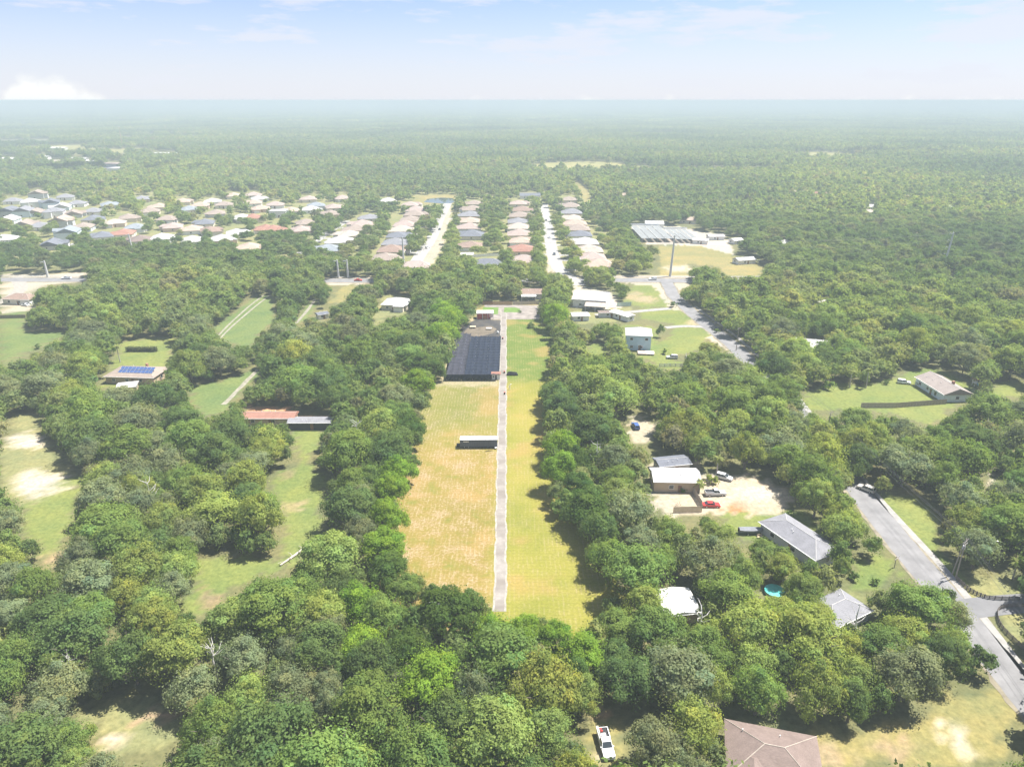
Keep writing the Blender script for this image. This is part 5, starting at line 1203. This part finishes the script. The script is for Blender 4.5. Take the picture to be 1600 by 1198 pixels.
L(iop.outputs[0], go.inputs[0])
md = fo.modifiers.new('scatter', 'NODES'); md.node_group = ng

# ------------------------------------------------------------------ palms and bushes that stand apart
def palm_crown(seed, R, n=26):
    r = random.Random(seed); v, f, c = [], [], []
    for i in range(n):
        a = r.uniform(0, 6.28); el = r.uniform(-.5, 1.1); L_ = R * r.uniform(.8, 1.1); prev = None
        d = Vector((math.cos(a), math.sin(a), 0)); sd = Vector((-math.sin(a), math.cos(a), 0)); tv = r.uniform(.8, 1.2)
        for k in range(5):
            t = k / 4; p = d * (L_ * t * math.cos(el * (1 - t * .4))) + Vector((0, 0, L_ * (math.sin(el) * t - .55 * t * t)))
            w = L_ * .16 * math.sin(math.pi * min(t + .12, 1)) + .02
            v += [p - sd * w - Vector((0, 0, w * .5)), p + Vector((0, 0, .03)), p + sd * w - Vector((0, 0, w * .5))]; c += [(tv, tv, tv)] * 3
            if k: b0 = len(v) - 6; f += [(b0, b0 + 1, b0 + 4, b0 + 3), (b0 + 1, b0 + 2, b0 + 5, b0 + 4)]
    return mesh_np('crown', np.array([tuple(q) for q in v]), np.array(f), np.array(c), LEAF)
palm_cr = [palm_crown(i, 1.9) for i in range(3)]
palm_lb = ['palm tree left of three on the right lawn', 'palm tree middle of three on the right lawn', 'palm tree right of three on the right lawn', 'palm tree rising above the roof of the solar house', 'palm tree beside the silver wagon behind the outbuilding', 'short palm beside the tan outbuilding wall', 'palm tree at the far right lawn by the road', 'palm tree leaning over the branching drive']
for i, (px, py, h_) in enumerate([(1291, 596, 7.2), (1327, 606, 6.4), (1353, 606, 7.2), (188, 566, 7.0), (1119, 746, 6.5), (1092, 770, 3.4), (1168, 506, 6), (1582, 905, 4.5)]):
    p = P(px, py); t = thing('palm_tree', palm_lb[i], 'palm tree', (p.x, p.y, 0), i, 'palm trees')
    MB().tube([(0, 0, 0), (.12, .05, h_ * .5), (.2, .1, h_)], [.22, .17, .15], 8).build('trunk', BARK_PALE, t)
    c = obj('crown', palm_cr[i % 3], t, (.2, .1, h_)); c.color = (.13, .15, .05, 1)
p = P(829, 512); t = thing('sago_palm', 'bushy dark palm standing alone in the green end of the field', 'palm', (p.x, p.y, 0))
c = obj('crown', palm_crown(9, 2.4, 40), t, (0, 0, 1.6)); c.color = (.06, .085, .03, 1); MB().tube([(0, 0, 0), (0, 0, 1.7)], [.4, .35], 10).build('trunk', BARK, t)
bush_cr = crown(77, 1.6, .1, 2.0, 16, 26, .22, 'oak', LEAF)
for i, (px, py, s_, col, lb) in enumerate([(1295, 608, 1.7, 'green', 'round green bush left on the right lawn'), (1384, 600, 1.0, 'dark green', 'small dark bush in the middle of the right lawn'), (1436, 602, 1.2, 'yellow green', 'yellow green bush before the long brown roof'), (1462, 618, 1.7, 'dark green', 'dark bush at the near wall of the pale blue house'), (1112, 757, 1.4, 'yellow green', 'bright yellow green bush beside the silver wagon'),
    (1052, 480, 1.5, 'dark green', 'round dark bush at the end of the pale drive'), (1335, 905, 1.0, 'dark green', 'small dark bush on the lawn under the round oak'), (1367, 912, .8, 'green', 'little green bush on the lawn by the side road'), (1066, 768, .8, 'green', 'low green bush before the outbuilding'), (58, 545, 1.1, 'dark green', 'dark bush standing in the left meadow'), (812, 489, .7, 'dark green', 'dark bush at the edge of the forecourt lawn'), (1120, 520, 1.0, 'green', 'green bush on the verge of the upper side road'),
    (1040, 553, 1.2, 'light green', 'pale bush beside the fenced deck'), (846, 492, 1.6, 'grey green', 'grey green bush at the right end of the forecourt'), (1230, 808, 1.0, 'green', 'green bush above the grey roofed house')]):
    p = P(px, py); t = thing('bush', lb, 'bush', (p.x, p.y, 0), i); t.scale = (s_,) * 3
    c = obj('foliage', bush_cr, t); c.color = (*PAL[col], 1); MB().tube([(0, 0, 0), (.1, 0, .9)], [.07, .04], 5).build('stem', BARK, t)
hd = P(222, 549); t = thing('hedge', 'dark clipped hedge behind the solar house', 'hedge', (hd.x, hd.y, 0))
hr = np.random.default_rng(3); n = 2600; hp = np.stack([hr.uniform(-6.5, 6.5, n), hr.uniform(-.9, .9, n), hr.uniform(.05, 2.2, n)], 1); hn = hp * np.array([.05, 1, .6]) + hr.normal(0, .5, (n, 3)); hn /= np.linalg.norm(hn, axis=1, keepdims=True)
v, f, cc = leaf_cards(hp, hn, hr.uniform(.15, .3, n), hr, np.ones((n, 3)) * hr.uniform(.8, 1.2, (n, 1)))
c = obj('foliage', mesh_np('foliage', v, f, cc, LEAF), t); c.color = (.05, .06, .028, 1)
for k in range(6): MB().tube([(-5.5 + k * 2.2, 0, 0), (-5.5 + k * 2.2, 0, 1.2)], [.06, .03], 5).build('stem', BARK, t)
# bare dead trees, pale limbs above the canopy
for i, (px, py, h_, lb) in enumerate([(472, 975, 8.5, 'bare dead tree with pale limbs left of the lot corner'), (118, 1075, 8, 'bare dead tree with pale limbs at the bottom left'), (695, 1000, 9.0, 'dead pale limbs standing in the near belt of the lot'), (240, 800, 9.0, 'bare dead tree in the big grove left of the felled log'), (1330, 1010, 9.5, 'bare dead tree in the oak grove above the bottom right field'), (1450, 985, 8.5, 'bare dead tree beside the lower side road'), (560, 700, 9.0, 'bare dead tree between the red shed and the lot'), (930, 740, 9.5, 'bare dead tree in the belt right of the field'), (1090, 1010, 9, 'bare dead tree below the white metal shed'), (340, 1060, 8.5, 'bare dead tree at the bottom left of centre')]):
    p = P(px, py); t = thing('dead_tree', lb, 'dead tree', (p.x, p.y, 0), i)
    r = random.Random(i + 60)
    MB().tube([(0, 0, 0), (.2, .1, h_ * .5), (.1, -.2, h_ * .8), (.3, 0, h_ * 1.1)], [.26, .2, .13, .04], 7).build('trunk', mat('bleached_wood', (.55, .53, .50), .9, .12, 2), t)
    for k in range(9):
        z0 = h_ * r.uniform(.45, 1.0); a = r.uniform(0, 6.28); L_ = r.uniform(1.2, 2.8); q = Vector((math.cos(a) * L_ * .5, math.sin(a) * L_ * .5, z0 + .7)); e_ = Vector((math.cos(a + .3) * L_, math.sin(a + .3) * L_, z0 + r.uniform(.9, 2.2)))
        MB().tube([(.15, 0, z0), q, e_], [.09, .06, .02], 5).build('branch', MATS['bleached_wood'], t)

# ------------------------------------------------------------------ fair weather clouds overhead, whose shadows lie on the far woods
cl_m = mat('cloud_white', (.86, .87, .88), 1.0, .03, .002)
def cloud_obj(label, sx, sy, w, d, alt, seed):
    r = random.Random(seed); t = alt / math.tan(SUN_EL); x = sx + math.sin(SUN_AZ) * t; y = sy + math.cos(SUN_AZ) * t
    bm = bmesh.new()
    for i in range(26):
        u, v = r.gauss(0, .42), r.gauss(0, .42); k = max(.25, 1 - (u * u + v * v)); rad = min(w, d) * r.uniform(.16, .30) * k
        M_ = Matrix.Translation((u * w, v * d, rad * .35)) @ Matrix.Diagonal((rad * r.uniform(1, 1.5), rad, rad * r.uniform(.5, .8), 1))
        bmesh.ops.create_icosphere(bm, subdivisions=2, radius=1, matrix=M_)
    for v in bm.verts:
        n_ = math.sin(v.co.x * .05 + seed) * math.sin(v.co.y * .06) * math.sin(v.co.z * .08 + 1); v.co *= 1 + .05 * n_
        if v.co.z < 0: v.co.z *= .25
    me_ = bpy.data.meshes.new('cloud'); bm.to_mesh(me_); bm.free(); me_.materials.append(cl_m)
    for q in me_.polygons: q.use_smooth = True
    return tag(obj('cloud', me_, None, (x, y, alt)), label, kind='structure')
cloud_obj('white cumulus over the right woods', 1750, 3050, 900, 190, 1000, 1)
cloud_obj('white cumulus over the woods beyond the left neighbourhood', -640, 1130, 260, 90, 950, 2)
cloud_obj('white cumulus over the far centre woods', -250, 2500, 420, 150, 1000, 3)
cloud_obj('white cumulus over the far right woods', 900, 5200, 1500, 330, 1050, 4)
cloud_obj('white cumulus over the far left woods', -2600, 4300, 1100, 300, 1050, 5)
cloud_obj('small white cumulus over the right woods', 780, 1500, 200, 80, 950, 6)

# ------------------------------------------------------------------ air
hz = MB().box(-95000, 95000, -3500, 95000, -1.0, 101.0).build('haze', None)
m = bpy.data.materials.new('haze_air'); m.use_nodes = True; nt = m.node_tree; nt.nodes.clear()
o = nt.nodes.new('ShaderNodeOutputMaterial'); pv = nt.nodes.new('ShaderNodeVolumePrincipled')
pv.inputs['Color'].default_value = (.47, .55, .605, 1); pv.inputs['Density'].default_value = HAZE; pv.inputs['Anisotropy'].default_value = 0
nt.links.new(pv.outputs[0], o.inputs['Volume']); hz.data.materials.append(m); tag(hz, 'pale summer haze over the whole land', kind='stuff')
